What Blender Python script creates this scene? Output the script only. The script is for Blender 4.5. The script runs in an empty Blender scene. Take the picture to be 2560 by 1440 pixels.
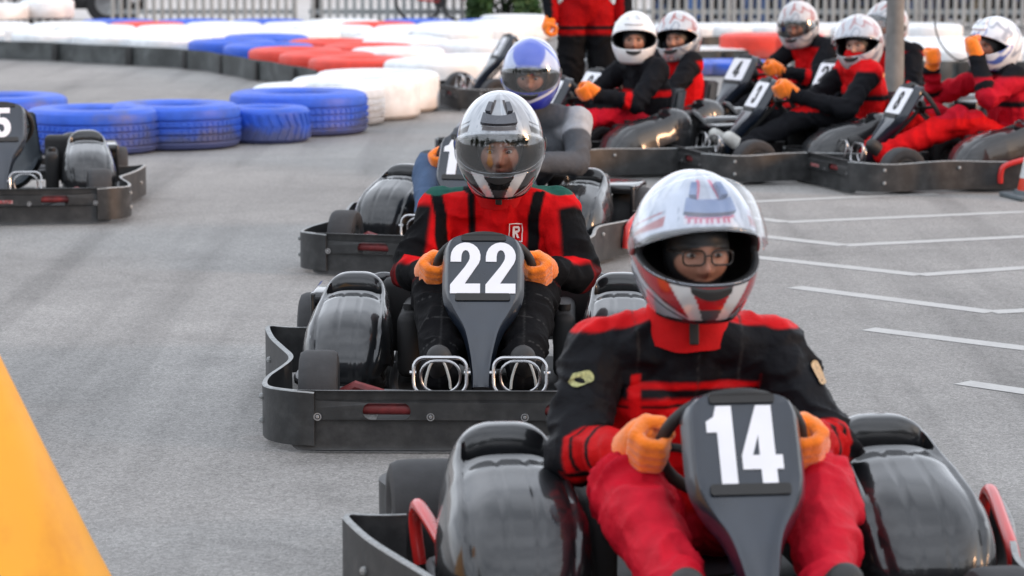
import bpy, bmesh, math, random
import numpy as np
from mathutils import Vector, Matrix
from mathutils.geometry import tessellate_polygon
R = math.radians
random.seed(7)
rng = np.random.default_rng(7)
scene = bpy.context.scene
C = scene.collection

# ------------------------------------------------------------------ camera
H = 1.65; FPX = 7000.0; TH = math.atan(945 / FPX)
cam_d = bpy.data.cameras.new('camera'); cam = bpy.data.objects.new('camera', cam_d); C.objects.link(cam)
cam.location = (0, 0, H); cam.rotation_euler = (R(90) - TH, 0, 0)
cam_d.sensor_width = 36; cam_d.lens = FPX / 2560 * 36; cam_d.clip_end = 500
cam_d.dof.use_dof = True; cam_d.dof.focus_distance = 9.2; cam_d.dof.aperture_fstop = 5.0
scene.camera = cam

# ------------------------------------------------------------------ world and sun
SUN_EL, SUN_AZ = R(11), R(108)          # azimuth clockwise from +Y
w = bpy.data.worlds.new('World'); scene.world = w; w.use_nodes = True
nt = w.node_tree; nt.nodes.clear()
out = nt.nodes.new('ShaderNodeOutputWorld'); bg = nt.nodes.new('ShaderNodeBackground')
sky = nt.nodes.new('ShaderNodeTexSky'); sky.sky_type = 'NISHITA'; sky.sun_disc = False
sky.sun_elevation = SUN_EL; sky.sun_rotation = SUN_AZ; sky.air_density = 1.2; sky.dust_density = 3.0
tc = nt.nodes.new('ShaderNodeTexCoord'); nz = nt.nodes.new('ShaderNodeTexNoise'); mp = nt.nodes.new('ShaderNodeMapping')
mp.inputs['Scale'].default_value = (1, 1, 3.2)
nz.inputs['Scale'].default_value = 1.7; nz.inputs['Detail'].default_value = 6
cr = nt.nodes.new('ShaderNodeValToRGB'); cr.color_ramp.elements[0].position = .34; cr.color_ramp.elements[1].position = .62
mx = nt.nodes.new('ShaderNodeMix'); mx.data_type = 'RGBA'
nt.links.new(tc.outputs['Generated'], mp.inputs['Vector']); nt.links.new(mp.outputs['Vector'], nz.inputs['Vector'])
nt.links.new(nz.outputs['Fac'], cr.inputs['Fac'])
cr.color_ramp.elements[0].color = (.45, .45, .45, 1); cr.color_ramp.elements[1].color = (.95, .95, .95, 1)
nt.links.new(cr.outputs['Color'], mx.inputs['Factor'])
nt.links.new(sky.outputs['Color'], mx.inputs['A']); mx.inputs['B'].default_value = (12.6, 13.3, 14.6, 1)
nt.links.new(mx.outputs['Result'], bg.inputs['Color']); nt.links.new(bg.outputs['Background'], out.inputs['Surface'])
bg.inputs['Strength'].default_value = 0.10
sd = bpy.data.lights.new('sun', 'SUN'); sd.energy = 1.7; sd.angle = R(13); sd.color = (1.0, .55, .30)
sun = bpy.data.objects.new('sun', sd); C.objects.link(sun)
sv = Vector((math.sin(SUN_AZ) * math.cos(SUN_EL), math.cos(SUN_AZ) * math.cos(SUN_EL), math.sin(SUN_EL)))
sun.rotation_euler = sv.to_track_quat('Z', 'Y').to_euler(); sun.location = sv * 60
scene.view_settings.view_transform = 'Standard'; scene.view_settings.look = 'None'
scene.view_settings.gamma = 1; scene.view_settings.exposure = 0.5

# ------------------------------------------------------------------ helpers
def ray(px, py):
    x = (px - 1280) / FPX; y = -(py - 720) / FPX
    F = Vector((0, math.cos(TH), -math.sin(TH))); U = Vector((0, math.sin(TH), math.cos(TH)))
    return F + U * y + Vector((1, 0, 0)) * x
def gp(px, py, z=0.0):
    d = ray(px, py); k = (z - H) / d.z
    return Vector((d.x * k, d.y * k, z))
def yp(px, py, Y):
    d = ray(px, py); k = Y / d.y
    return Vector((d.x * k, Y, H + d.z * k))

def tag(o, label=None, cat=None, group=None, kind=None):
    if label: o['label'] = label
    if cat: o['category'] = cat
    if group: o['group'] = group
    if kind: o['kind'] = kind
    return o
def empty(name, loc, rz=0, label=None, cat=None, group=None):
    o = bpy.data.objects.new(name, None); C.objects.link(o); o.location = loc; o.rotation_euler = (0, 0, rz)
    o.empty_display_size = .2
    return tag(o, label, cat, group)
def link(name, me, mat=None, parent=None, smooth=True):
    o = bpy.data.objects.new(name, me); C.objects.link(o)
    if parent: o.parent = parent
    if mat is not None:
        me.materials.clear()
        for m in (mat if isinstance(mat, (list, tuple)) else [mat]): me.materials.append(m)
    if smooth and len(me.polygons):
        me.polygons.foreach_set('use_smooth', [True] * len(me.polygons))
    return o
def copy_tree(o, parent=None):
    c = o.copy(); C.objects.link(c); c.parent = parent
    for ch in list(o.children): copy_tree(ch, c)
    return c
def sharp(me, ang=35):
    me.set_sharp_from_angle(angle=R(ang))

def catmull(pts, n):
    P = [np.array(p, float) for p in pts]; P = [2 * P[0] - P[1]] + P + [2 * P[-1] - P[-2]]
    out = []
    for i in range(1, len(P) - 2):
        for k in range(n):
            t = k / n
            out.append(.5 * ((2 * P[i]) + (-P[i-1] + P[i+1]) * t + (2*P[i-1] - 5*P[i] + 4*P[i+1] - P[i+2]) * t*t + (-P[i-1] + 3*P[i] - 3*P[i+1] + P[i+2]) * t**3))
    out.append(P[-2]); return out

class MB:
    def __init__(s): s.v = []; s.f = []; s.m = []; s.mi = 0
    def add(s, vs, fs):
        b = len(s.v); s.v += [tuple(map(float, v)) for v in vs]; s.f += [tuple(i + b for i in f) for f in fs]; s.m += [s.mi] * len(fs)
    def grid(s, rows, cu=False, cv=False, flip=False):
        n = len(rows); m = len(rows[0]); vs = [p for r in rows for p in r]; fs = []
        for i in range(n if cu else n - 1):
            for j in range(m if cv else m - 1):
                a, b, c, d = i*m+j, i*m+(j+1) % m, ((i+1) % n)*m+(j+1) % m, ((i+1) % n)*m+j
                fs.append((a, d, c, b) if flip else (a, b, c, d))
        s.add(vs, fs)
    def box(s, c, sz, rot=None, bev=0):
        bm = bmesh.new(); bmesh.ops.create_cube(bm, size=1)
        bmesh.ops.scale(bm, vec=Vector(sz), verts=bm.verts)
        if bev: bmesh.ops.bevel(bm, geom=list(bm.edges), offset=bev, segments=3, affect='EDGES', profile=.5)
        if rot is not None: bmesh.ops.transform(bm, matrix=rot.to_4x4(), verts=bm.verts)
        bmesh.ops.translate(bm, vec=Vector(c), verts=bm.verts); s.bm(bm)
    def bm(s, bm):
        bm.verts.index_update(); s.add([v.co[:] for v in bm.verts], [[v.index for v in f.verts] for f in bm.faces]); bm.free()
    def tube(s, pts, r, n=10, closed=False, caps=True):
        P = [Vector(p) for p in pts]; rows = []; N = len(P); u = None
        for i, p in enumerate(P):
            if closed: t = P[(i+1) % N] - P[i-1]
            else: t = P[min(i+1, N-1)] - P[max(i-1, 0)]
            t.normalize()
            if u is None:
                u = t.orthogonal().normalized()
            u = (u - t * u.dot(t)).normalized(); v = t.cross(u)
            rr = r[i] if isinstance(r, (list, tuple)) else r
            rows.append([p + (u * math.cos(a) + v * math.sin(a)) * rr for a in [2*math.pi*k/n for k in range(n)]])
        s.grid(rows, cu=closed, cv=True, flip=True)
        if caps and not closed:
            b = len(s.v) - N * n
            s.f.append(tuple(range(b + n - 1, b - 1, -1))); s.m.append(s.mi)
            s.f.append(tuple(range(b + (N-1)*n, b + N*n))); s.m.append(s.mi)
    def lathe(s, prof, n=32, axis='z', c=(0, 0, 0), closed=False):
        rows = []
        for k in range(n):
            a = 2*math.pi*k/n; row = []
            for r, h in prof:
                x, y = r*math.cos(a), r*math.sin(a)
                p = (x, y, h) if axis == 'z' else ((h, x, y) if axis == 'x' else (x, h, y))
                row.append((p[0]+c[0], p[1]+c[1], p[2]+c[2]))
            rows.append(row)
        s.grid(rows, cu=True, cv=closed, flip=(axis == 'y') )
    def sphere(s, c, r, n=16, sc=(1, 1, 1)):
        rows = []
        for i in range(n//2 + 1):
            th = math.pi * i / (n//2)
            rows.append([(c[0]+r*sc[0]*math.sin(th)*math.cos(a), c[1]+r*sc[1]*math.sin(th)*math.sin(a), c[2]+r*sc[2]*math.cos(th)) for a in [2*math.pi*k/n for k in range(n)]])
        s.grid(rows, cv=True, flip=True)
    def capsule(s, a, b, ra, rb, n=14, sc=None):
        a = Vector(a); b = Vector(b); t = (b - a); L = t.length
        if L < 1e-6: t = Vector((0, 0, 1))
        t.normalize(); u = t.orthogonal().normalized(); v = t.cross(u); rows = []
        for i in range(5):
            ph = math.pi/2 * (1 - i/4); rows.append((a - t*ra*math.sin(ph), ra*math.cos(ph) + 1e-5))
        for i in range(5):
            ph = math.pi/2 * i/4; rows.append((b + t*rb*math.sin(ph), rb*math.cos(ph) + 1e-5))
        g = [[p + (u*math.cos(q)+v*math.sin(q))*r for q in [2*math.pi*k/n for k in range(n)]] for p, r in rows]
        s.grid(g, cv=True, flip=True)
        base = len(s.v) - 10*n
        s.f.append(tuple(range(base+n-1, base-1, -1))); s.m.append(s.mi)
        s.f.append(tuple(range(base+9*n, base+10*n))); s.m.append(s.mi)
    def prism(s, outer, holes, fn, th):
        """outline with holes -> closed slab; fn(x,y,depth) -> 3D point"""
        polys = [outer] + list(holes); tris = tessellate_polygon([[Vector((x, y, 0)) for x, y in p] for p in polys])
        flat = [p for q in polys for p in q]; n = len(flat)
        vs = [fn(x, y, 0) for x, y in flat] + [fn(x, y, th) for x, y in flat]
        fs = [tuple(t) for t in tris] + [tuple(i + n for i in reversed(t)) for t in tris]
        b = 0
        for q in polys:
            m = len(q)
            for i in range(m): fs.append((b+i, b+(i+1) % m, n+b+(i+1) % m, n+b+i))
            b += m
        s.add(vs, fs)
    def mesh(s, name, fix=True):
        me = bpy.data.meshes.new(name); me.from_pydata(s.v, [], s.f); me.update()
        if any(s.m): me.polygons.foreach_set('material_index', s.m)
        if fix:
            bm = bmesh.new(); bm.from_mesh(me); bmesh.ops.recalc_face_normals(bm, faces=bm.faces); bm.to_mesh(me); bm.free()
        return me
    def build(s, name, mat, parent=None, smooth=True, ang=40, fix=True):
        me = s.mesh(name, fix); o = link(name, me, mat, parent, smooth)
        if smooth: sharp(me, ang)
        return o

def rrect(x0, x1, y0, y1, r, n=6):
    pts = []
    for cx, cy, a0 in ((x1-r, y1-r, 0), (x0+r, y1-r, 90), (x0+r, y0+r, 180), (x1-r, y0+r, 270)):
        for k in range(n+1):
            a = R(a0 + 90*k/n); pts.append((cx+r*math.cos(a), cy+r*math.sin(a)))
    return pts

# numpy value noise
def vnoise(P, seed=0):
    P = np.asarray(P, float); I = np.floor(P).astype(np.int64); F = P - I; F = F*F*(3-2*F)
    def h(i, j, k):
        x = (i*374761393 + j*668265263 + k*2147483647 + seed*1274126177) & 0xffffffff
        x = ((x ^ (x >> 13)) * 1274126177) & 0xffffffff
        return ((x ^ (x >> 16)) & 0xffff) / 32767.5 - 1
    r = 0
    for a in (0, 1):
        for b in (0, 1):
            for c in (0, 1):
                wgt = (F[:, 0] if a else 1-F[:, 0]) * (F[:, 1] if b else 1-F[:, 1]) * (F[:, 2] if c else 1-F[:, 2])
                r = r + wgt * h(I[:, 0]+a, I[:, 1]+b, I[:, 2]+c)
    return r
def sstep(a, b, x):
    t = np.clip((x - a) / (b - a + 1e-9), 0, 1); return t*t*(3-2*t)

# ------------------------------------------------------------------ materials
def srgb(r, g, b):
    f = lambda c: (c/255/12.92 if c/255 <= .04045 else ((c/255+.055)/1.055)**2.4)
    return (f(r), f(g), f(b))
def node(t, kind, **kw):
    n = t.nodes.new(kind)
    for k, v in kw.items(): setattr(n, k, v)
    return n
def M(name, col, rough=.5, metal=0, coat=0, coat_r=.1, var=.15, scale=12, bump=0, bscale=60, spec=.5, sheen=0, attr=None, col2=None, c2pos=(.5, .7), c2scale=6, rvar=.1, bdist=.002, detail=5):
    m = bpy.data.materials.new(name); m.use_nodes = True; t = m.node_tree; b = t.nodes['Principled BSDF']
    tcn = node(t, 'ShaderNodeTexCoord'); n1 = node(t, 'ShaderNodeTexNoise'); n1.inputs['Scale'].default_value = scale; n1.inputs['Detail'].default_value = detail
    t.links.new(tcn.outputs['Object'], n1.inputs['Vector'])
    mr = node(t, 'ShaderNodeMapRange'); mr.inputs['From Min'].default_value = .3; mr.inputs['From Max'].default_value = .7
    mr.inputs['To Min'].default_value = 1-var; mr.inputs['To Max'].default_value = 1+var
    t.links.new(n1.outputs['Fac'], mr.inputs['Value'])
    mul = node(t, 'ShaderNodeMix', data_type='RGBA', blend_type='MULTIPLY'); mul.inputs['Factor'].default_value = 1
    if attr:
        at = node(t, 'ShaderNodeAttribute', attribute_name=attr); src = at.outputs['Color']; t.links.new(src, mul.inputs['A'])
    elif col2:
        n2 = node(t, 'ShaderNodeTexNoise'); n2.inputs['Scale'].default_value = c2scale; n2.inputs['Detail'].default_value = 8; n2.inputs['Roughness'].default_value = .65
        t.links.new(tcn.outputs['Object'], n2.inputs['Vector'])
        r2 = node(t, 'ShaderNodeValToRGB'); r2.color_ramp.elements[0].position = c2pos[0]; r2.color_ramp.elements[1].position = c2pos[1]
        r2.color_ramp.elements[0].color = (*col, 1); r2.color_ramp.elements[1].color = (*col2, 1)
        t.links.new(n2.outputs['Fac'], r2.inputs['Fac']); t.links.new(r2.outputs['Color'], mul.inputs['A'])
    else: mul.inputs['A'].default_value = (*col, 1)
    t.links.new(mr.outputs['Result'], mul.inputs['B']); t.links.new(mul.outputs['Result'], b.inputs['Base Color'])
    r3 = node(t, 'ShaderNodeMapRange'); r3.inputs['To Min'].default_value = max(.02, rough-rvar); r3.inputs['To Max'].default_value = min(1, rough+rvar)
    t.links.new(n1.outputs['Fac'], r3.inputs['Value']); t.links.new(r3.outputs['Result'], b.inputs['Roughness'])
    b.inputs['Metallic'].default_value = metal; b.inputs['Coat Weight'].default_value = coat; b.inputs['Coat Roughness'].default_value = coat_r
    b.inputs['Specular IOR Level'].default_value = spec; b.inputs['Sheen Weight'].default_value = sheen
    if bump:
        n3 = node(t, 'ShaderNodeTexNoise'); n3.inputs['Scale'].default_value = bscale; n3.inputs['Detail'].default_value = 4
        t.links.new(tcn.outputs['Object'], n3.inputs['Vector'])
        bp = node(t, 'ShaderNodeBump'); bp.inputs['Strength'].default_value = bump; bp.inputs['Distance'].default_value = bdist
        t.links.new(n3.outputs['Fac'], bp.inputs['Height']); t.links.new(bp.outputs['Normal'], b.inputs['Normal'])
    return m
m_pod = M('glossy_black_plastic', (.010, .011, .013), .42, coat=1, coat_r=.09, var=.3, bump=.35, bscale=8, bdist=.004, rvar=.1, spec=.25, col2=(.018, .019, .021), c2pos=(.55, .75), c2scale=18)
m_pod.node_tree.nodes['Principled BSDF'].inputs['Coat IOR'].default_value = 1.55
m_pod.node_tree.nodes['Principled BSDF'].inputs['IOR'].default_value = 1.5
m_fair = M('satin_black_plastic', (.008, .014, .026), .3, coat=.6, coat_r=.10, var=.2, bump=.1, bscale=150)
m_bump = M('worn_black_bumper', (.022, .023, .024), .5, var=.3, scale=20, bump=.3, bscale=90, col2=(.05, .05, .05), c2pos=(.45, .75), c2scale=14)
m_edge = M('scuffed_bumper_edge', (.28, .29, .29), .6, var=.3, scale=60)
m_tyre = M('kart_tyre_rubber', (.032, .032, .034), .75, var=.25, scale=30, bump=.3, bscale=120)
m_rim = M('grey_wheel_metal', (.3, .3, .3), .35, metal=.9)
m_dark = M('dark_void_plastic', (.012, .012, .013), .7)
m_slot = M('black_bracket', (.02, .02, .02), .6)
m_white = M('white_vinyl_digit', (.82, .82, .86), .5, var=.03)
m_red = M('red_tube_paint', srgb(190, 40, 38), .3, coat=.4, var=.1, bump=.05, bscale=40)
m_redk = M('worn_red_tube', (.17, .022, .024), .5, var=.4, scale=30)
m_chrome = M('bright_pedal_metal', (.50, .50, .51), .28, metal=1, var=.1)
m_steel = M('dull_frame_steel', (.12, .12, .125), .45, metal=.6)
m_seat = M('grey_seat_shell', (.05, .06, .07), .35, var=.2)
m_glove = M('orange_fleece_glove', srgb(250, 125, 8), .95, var=.16, scale=35, bump=1, bscale=160, sheen=.5, bdist=.004)
m_suit = M('overall_fabric', (1, 1, 1), .75, var=.09, scale=26, bump=.55, bscale=38, sheen=.0, spec=.07, attr='Col', bdist=.007, detail=6)
m_suit_close = M('nylon_overall_fabric', (1, 1, 1), .55, var=.1, scale=26, bump=.7, bscale=30, sheen=.0, spec=.10, attr='Col', bdist=.009, detail=6)
m_head = M('skin_and_balaclava', (1, 1, 1), .5, var=.05, attr='Col', bump=.1, bscale=200)
m_shoe = M('black_shoe', (.025, .024, .024), .6, bump=.3)
m_sole = M('pale_shoe_rubber', (.55, .55, .52), .6)
m_eye = M('eye_white', (.34, .31, .29), .2, var=.02); m_iris = M('eye_iris', (.03, .02, .015), .1)
m_frame = M('glasses_frame', (.02, .015, .012), .2)
def helmet_mat(name, metal, rough):
    return M(name, (1, 1, 1), rough, metal=metal, coat=1, coat_r=.03, var=.04, attr='Col', rvar=.03)
m_hsil = helmet_mat('silver_helmet_paint', .35, .22); m_hwht = helmet_mat('white_helmet_paint', 0, .35)
def visor_mat(name, tint, base):
    m = bpy.data.materials.new(name); m.use_nodes = True; t = m.node_tree; t.nodes.clear()
    o = node(t, 'ShaderNodeOutputMaterial'); tr = node(t, 'ShaderNodeBsdfTransparent'); tr.inputs['Color'].default_value = (*tint, 1)
    gl = node(t, 'ShaderNodeBsdfGlossy'); gl.inputs['Roughness'].default_value = .04; gl.inputs['Color'].default_value = (.95, .95, .95, 1)
    lw = node(t, 'ShaderNodeLayerWeight'); lw.inputs['Blend'].default_value = .5; pw = node(t, 'ShaderNodeMath', operation='POWER'); pw.inputs[1].default_value = 4.0; t.links.new(lw.outputs['Facing'], pw.inputs[0])
    n = node(t, 'ShaderNodeTexNoise'); n.inputs['Scale'].default_value = 60
    mr = node(t, 'ShaderNodeMapRange'); mr.inputs['From Max'].default_value = 1; mr.inputs['To Min'].default_value = base; mr.inputs['To Max'].default_value = .8
    t.links.new(pw.outputs[0], mr.inputs['Value'])
    bp = node(t, 'ShaderNodeBump'); bp.inputs['Strength'].default_value = .02; t.links.new(n.outputs['Fac'], bp.inputs['Height']); t.links.new(bp.outputs['Normal'], gl.inputs['Normal'])
    mxs = node(t, 'ShaderNodeMixShader'); t.links.new(mr.outputs['Result'], mxs.inputs[0]); t.links.new(tr.outputs[0], mxs.inputs[1]); t.links.new(gl.outputs[0], mxs.inputs[2])
    t.links.new(mxs.outputs[0], o.inputs['Surface']); return m
m_visor = visor_mat('clear_visor', (.94, .95, .96), .08)
m_visor_up = visor_mat('mirror_visor', (.97, .98, .995), .07)

# ------------------------------------------------------------------ ground
def asphalt():
    m = bpy.data.materials.new('weathered_asphalt'); m.use_nodes = True; t = m.node_tree; b = t.nodes['Principled BSDF']
    tcn = node(t, 'ShaderNodeTexCoord')
    def nz(s, d, r=.55, dist=0):
        n = node(t, 'ShaderNodeTexNoise'); n.inputs['Scale'].default_value = s; n.inputs['Detail'].default_value = d; n.inputs['Roughness'].default_value = r
        n.inputs['Distortion'].default_value = dist
        t.links.new(tcn.outputs['Object'], n.inputs['Vector']); return n
    big = nz(.35, 6, .6); mid = nz(2.5, 5, .6, .5); gr = node(t, 'ShaderNodeTexVoronoi'); gr.inputs['Scale'].default_value = 115; t.links.new(tcn.outputs['Object'], gr.inputs['Vector'])
    gr2 = nz(170, 3, .75); vein = nz(1.1, 9, .72, 1.2)
    ra = node(t, 'ShaderNodeValToRGB'); e = ra.color_ramp.elements
    e[0].position = .34; e[0].color = (.218, .212, .204, 1); e[1].position = .66; e[1].color = (.292, .282, .270, 1)
    t.links.new(big.outputs['Fac'], ra.inputs['Fac'])
    def mulr(prev, nd, sock, f0, f1, t0, t1):
        mr = node(t, 'ShaderNodeMapRange'); mr.inputs['From Min'].default_value = f0; mr.inputs['From Max'].default_value = f1
        mr.inputs['To Min'].default_value = t0; mr.inputs['To Max'].default_value = t1; t.links.new(nd.outputs[sock], mr.inputs['Value'])
        mu = node(t, 'ShaderNodeMix', data_type='RGBA', blend_type='MULTIPLY'); mu.inputs['Factor'].default_value = 1
        t.links.new(prev, mu.inputs['A']); t.links.new(mr.outputs['Result'], mu.inputs['B']); return mu.outputs['Result']
    c = mulr(ra.outputs['Color'], mid, 'Fac', .3, .7, .93, 1.07)
    c = mulr(c, gr2, 'Fac', .3, .7, .62, 1.38)
    c = mulr(c, vein, 'Fac', .30, .46, .80, 1.0)
    sep = node(t, 'ShaderNodeSeparateColor'); t.links.new(gr.outputs['Color'], sep.inputs['Color'])
    c = mulr(c, sep, 'Red', 0, 1, .74, 1.26)
    # faint rubber tracks left along the racing line
    mp = node(t, 'ShaderNodeMapping'); mp.inputs['Rotation'].default_value = (0, 0, R(20)); mp.inputs['Scale'].default_value = (2.2, .09, 1)
    nn = node(t, 'ShaderNodeTexNoise'); nn.inputs['Scale'].default_value = 1.6; nn.inputs['Detail'].default_value = 5
    t.links.new(tcn.outputs['Object'], mp.inputs['Vector']); t.links.new(mp.outputs['Vector'], nn.inputs['Vector'])
    c = mulr(c, nn, 'Fac', .32, .50, .74, 1.0)
    t.links.new(c, b.inputs['Base Color']); b.inputs['Roughness'].default_value = .78; b.inputs['Specular IOR Level'].default_value = .4
    bp = node(t, 'ShaderNodeBump'); bp.inputs['Strength'].default_value = .5; bp.inputs['Distance'].default_value = .005
    t.links.new(gr2.outputs['Fac'], bp.inputs['Height']); t.links.new(bp.outputs['Normal'], b.inputs['Normal'])
    return m
g = MB(); g.grid([[(-200, -120, 0), (200, -120, 0)], [(-200, 300, 0), (200, 300, 0)]], flip=True)
tag(g.build('ground', asphalt(), smooth=False, fix=False), kind='structure')
m_paint = M('road_paint', (.43, .43, .42), .7, var=.08, scale=60, col2=(.36, .355, .35), c2pos=(.5, .7), c2scale=10)
lines = [[(1860, 506), (2120, 494), (2340, 485)], [(1860, 543), (1965, 556), (2560, 530), (2700, 525)], [(1850, 585), (2110, 614), (2560, 592), (2700, 586)],
         [(1840, 638), (2300, 688), (2560, 670), (2700, 664)], [(1985, 718), (2480, 781), (2560, 777), (2750, 765)], [(2170, 823), (2600, 876), (2800, 900)], [(2405, 957), (2700, 1000), (2900, 1030)]]
g = MB()
for L in lines:
    P = [gp(*p) for p in L]
    for a, b in zip(P[:-1], P[1:]):
        d = (b - a).normalized(); n = Vector((-d.y, d.x, 0)) * .05
        z = Vector((0, 0, .0015 + .001*random.random()))
        g.add([a - n + z, b - n + z, b + n + z, a + n + z], [(0, 1, 2, 3)])
tag(g.build('road_markings', m_paint, smooth=False), kind='structure')

# ------------------------------------------------------------------ digits
def arc(cx, cy, rx, ry, a0, a1, n=12):
    return [(cx+rx*math.cos(R(a0+(a1-a0)*k/n)), cy+ry*math.sin(R(a0+(a1-a0)*k/n))) for k in range(n+1)]
DIG = {
 '1': (.40, [(.14, 1), (.38, 1), (.38, 0), (.13, 0), (.13, .66), (-.03, .66), (-.03, .80), (.09, .86)], []),
 '4': (.62, [(.26, 1), (.50, 1), (.50, .36), (.61, .36), (.61, .18), (.50, .18), (.50, 0), (.26, 0), (.26, .18), (-.02, .18), (-.02, .36)], [[(.26, .36), (.26, .62), (.15, .36)]]),
 '2': (.56, [(0, .62)] + arc(.28, .72, .28, .28, 180, -28) + [(.27, .19), (.56, .19), (.56, 0), (0, 0), (0, .17), (.27, .52)] + arc(.28, .72, .08, .13, -50, 180, 8) + [(.2, .62)], []),
 '7': (.54, [(0, 1), (.54, 1), (.54, .84), (.3, 0), (.06, 0), (.3, .81), (0, .81)], []),
 '5': (.56, [(.03, 1), (.53, 1), (.53, .82), (.22, .82), (.21, .66)] + arc(.28, .34, .28, .34, 75, -180, 14) + [(.2, .3)] + arc(.28, .31, .08, .13, -180, 60, 8) + [(.24, .47), (.2, .44), (.01, .44)], []),
 '8': (.56, arc(.28, .73, .26, .27, -40, 220, 14) + arc(.28, .28, .28, .28, 140, 400, 16), [arc(.28, .72, .07, .1, 0, 330, 8), arc(.28, .28, .08, .11, 0, 330, 8)]),
 '3': (.54, [(0, .66)] + arc(.27, .73, .27, .27, 180, -35, 12) + arc(.27, .28, .27, .28, 35, -180, 14) + [(.2, .3)] + arc(.27, .29, .07, .11, -180, 80, 8) + [(.2, .42), (.2, .58)] + arc(.27, .72, .07, .1, -70, 180, 8) + [(.2, .66)], []),
}
def text_width(t, gap=.1): return sum(DIG[c][0] for c in t) + gap*(len(t)-1)

# fairing centre line (y,z) from foot to top
FC = catmull([(.68, .16), (.63, .235), (.56, .32), (.485, .405), (.44, .47), (.36, .602)], 8)
def fair_pt(x, s):            # s = height along centre line in metres of z
    zs = [p[1] for p in FC]; ys = [p[0] for p in FC]
    y = float(np.interp(s, zs, ys)); dy = float(np.interp(s+.01, zs, ys)) - float(np.interp(s-.01, zs, ys))
    nrm = Vector((0, .02, -dy)).normalized()
    return Vector((x, y, s)), nrm
FW = [(.16, .031), (.21, .032), (.25, .039), (.29, .05), (.32, .060), (.345, .073), (.365, .091), (.39, .112), (.415, .126), (.44, .132), (.50, .133), (.57, .131), (.590, .122), (.600, .108), (.6045, .09)]
def plate_xy(u, v):   # plate plane coordinates: u image-right, v up from plate bottom (.445)
    z = .437 + v * .80; p, n = fair_pt(-u, z); return p, n

# ------------------------------------------------------------------ kart
MESH = {}
def cached(key, fn):
    if key not in MESH: MESH[key] = fn()
    return MESH[key]
def part(name, key, fn, mat, root, ang=40, loc=None):
    me = cached(key, lambda: fn().mesh(name)); new = len(me.materials) == 0
    if new:
        for m in (mat if isinstance(mat, (list, tuple)) else [mat]): me.materials.append(m)
        me.polygons.foreach_set('use_smooth', [True]*len(me.polygons)); sharp(me, ang)
    o = bpy.data.objects.new(name, me); C.objects.link(o); o.parent = root
    if loc: o.location = loc
    return o

BP = [(.50, .957), (.565, .945), (.625, .90), (.662, .83), (.678, .74), (.676, .64), (.652, .50), (.638, .36), (.650, .22), (.695, .04), (.75, -.16), (.785, -.34), (.785, -.385), (.765, -.41), (.72, -.415), (.64, -.41)]
def bumper_side(sx):
    g = MB(); P = catmull(BP, 6); n = len(P); rows = []
    th = .010
    for i, p in enumerate(P):
        a = P[max(i-1, 0)]; b = P[min(i+1, n-1)]; t = b - a; t = t/np.linalg.norm(t); nn = np.array((-t[1], t[0]))
        if nn[0] * 1 + 0 < 0 and i < n*.8: nn = -nn
        nn = np.array((-t[1], t[0]))
        z0 = .024; z1 = .190 + .004*math.sin(i*.2)
        z1 -= 0
        row = []
        for (o, z) in ((th, z0), (th, z1-.004), (th*.6, z1), (-th*.6+.0, z1), (-th*.0-.002, z1-.004), (-.002, z0)):
            q = p + nn*(o - .005); row.append((q[0]*sx, q[1], z))
        rows.append(row)
    g.grid(rows, cv=True)
    m = len(rows[0])
    # material 1 on the top edge band
    k = 0
    for i in range(n-1):
        for j in range(m):
            g.m[k] = 1 if j in (1, 2, 3) else 0; k += 1
    b = 0; g.f.append(tuple(range(m))); g.m.append(0); g.f.append(tuple(range((n-1)*m, n*m))); g.m.append(0)
    # bolts
    for (ix, z) in ((20, .15), (20, .075), (44, .15), (60, .11)):
        if ix < n-2:
            p = P[ix]; t = P[ix+1]-P[ix-1]; t = t/np.linalg.norm(t); nn = np.array((-t[1], t[0]))
            for s_, rr in ((.008, .011),):
                q = p + nn*s_
                g.mi = 1; g.sphere((q[0]*sx, q[1], z), rr, 8, (1, 1, 1)); g.mi = 0
    return g
def bumper_front():
    g = MB(); out = rrect(-.575, .575, .008, .195, .03)
    holes = [list(reversed(rrect(.205, .352, .105, .158, .025, 4))), list(reversed(rrect(-.352, -.205, .105, .158, .025, 4)))]
    def fn(x, z, d): return (x, .963 - .05*max(0, abs(x)-.45)**1.5*8 - d, z)
    # subdivide long outline edges so the slab can bend
    o2 = []
    for i, p in enumerate(out):
        q = out[(i+1) % len(out)]; L = math.hypot(q[0]-p[0], q[1]-p[1]); k = max(1, int(L/.03))
        for j in range(k): o2.append((p[0]+(q[0]-p[0])*j/k, p[1]+(q[1]-p[1])*j/k))
    g.prism(o2, holes, fn, .009)
    return g
def bolt1(x):
    g = MB()
    if 1:
        g.lathe([(0, .004), (.005, .004), (.0055, .0035)], 10, 'y', (x, .9655, .115)); g.lathe([(.0085, 0), (.0085, .004), (.0125, .004), (.0125, 0)], 14, 'y', (x, .963, .115), closed=True)
    return g
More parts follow.
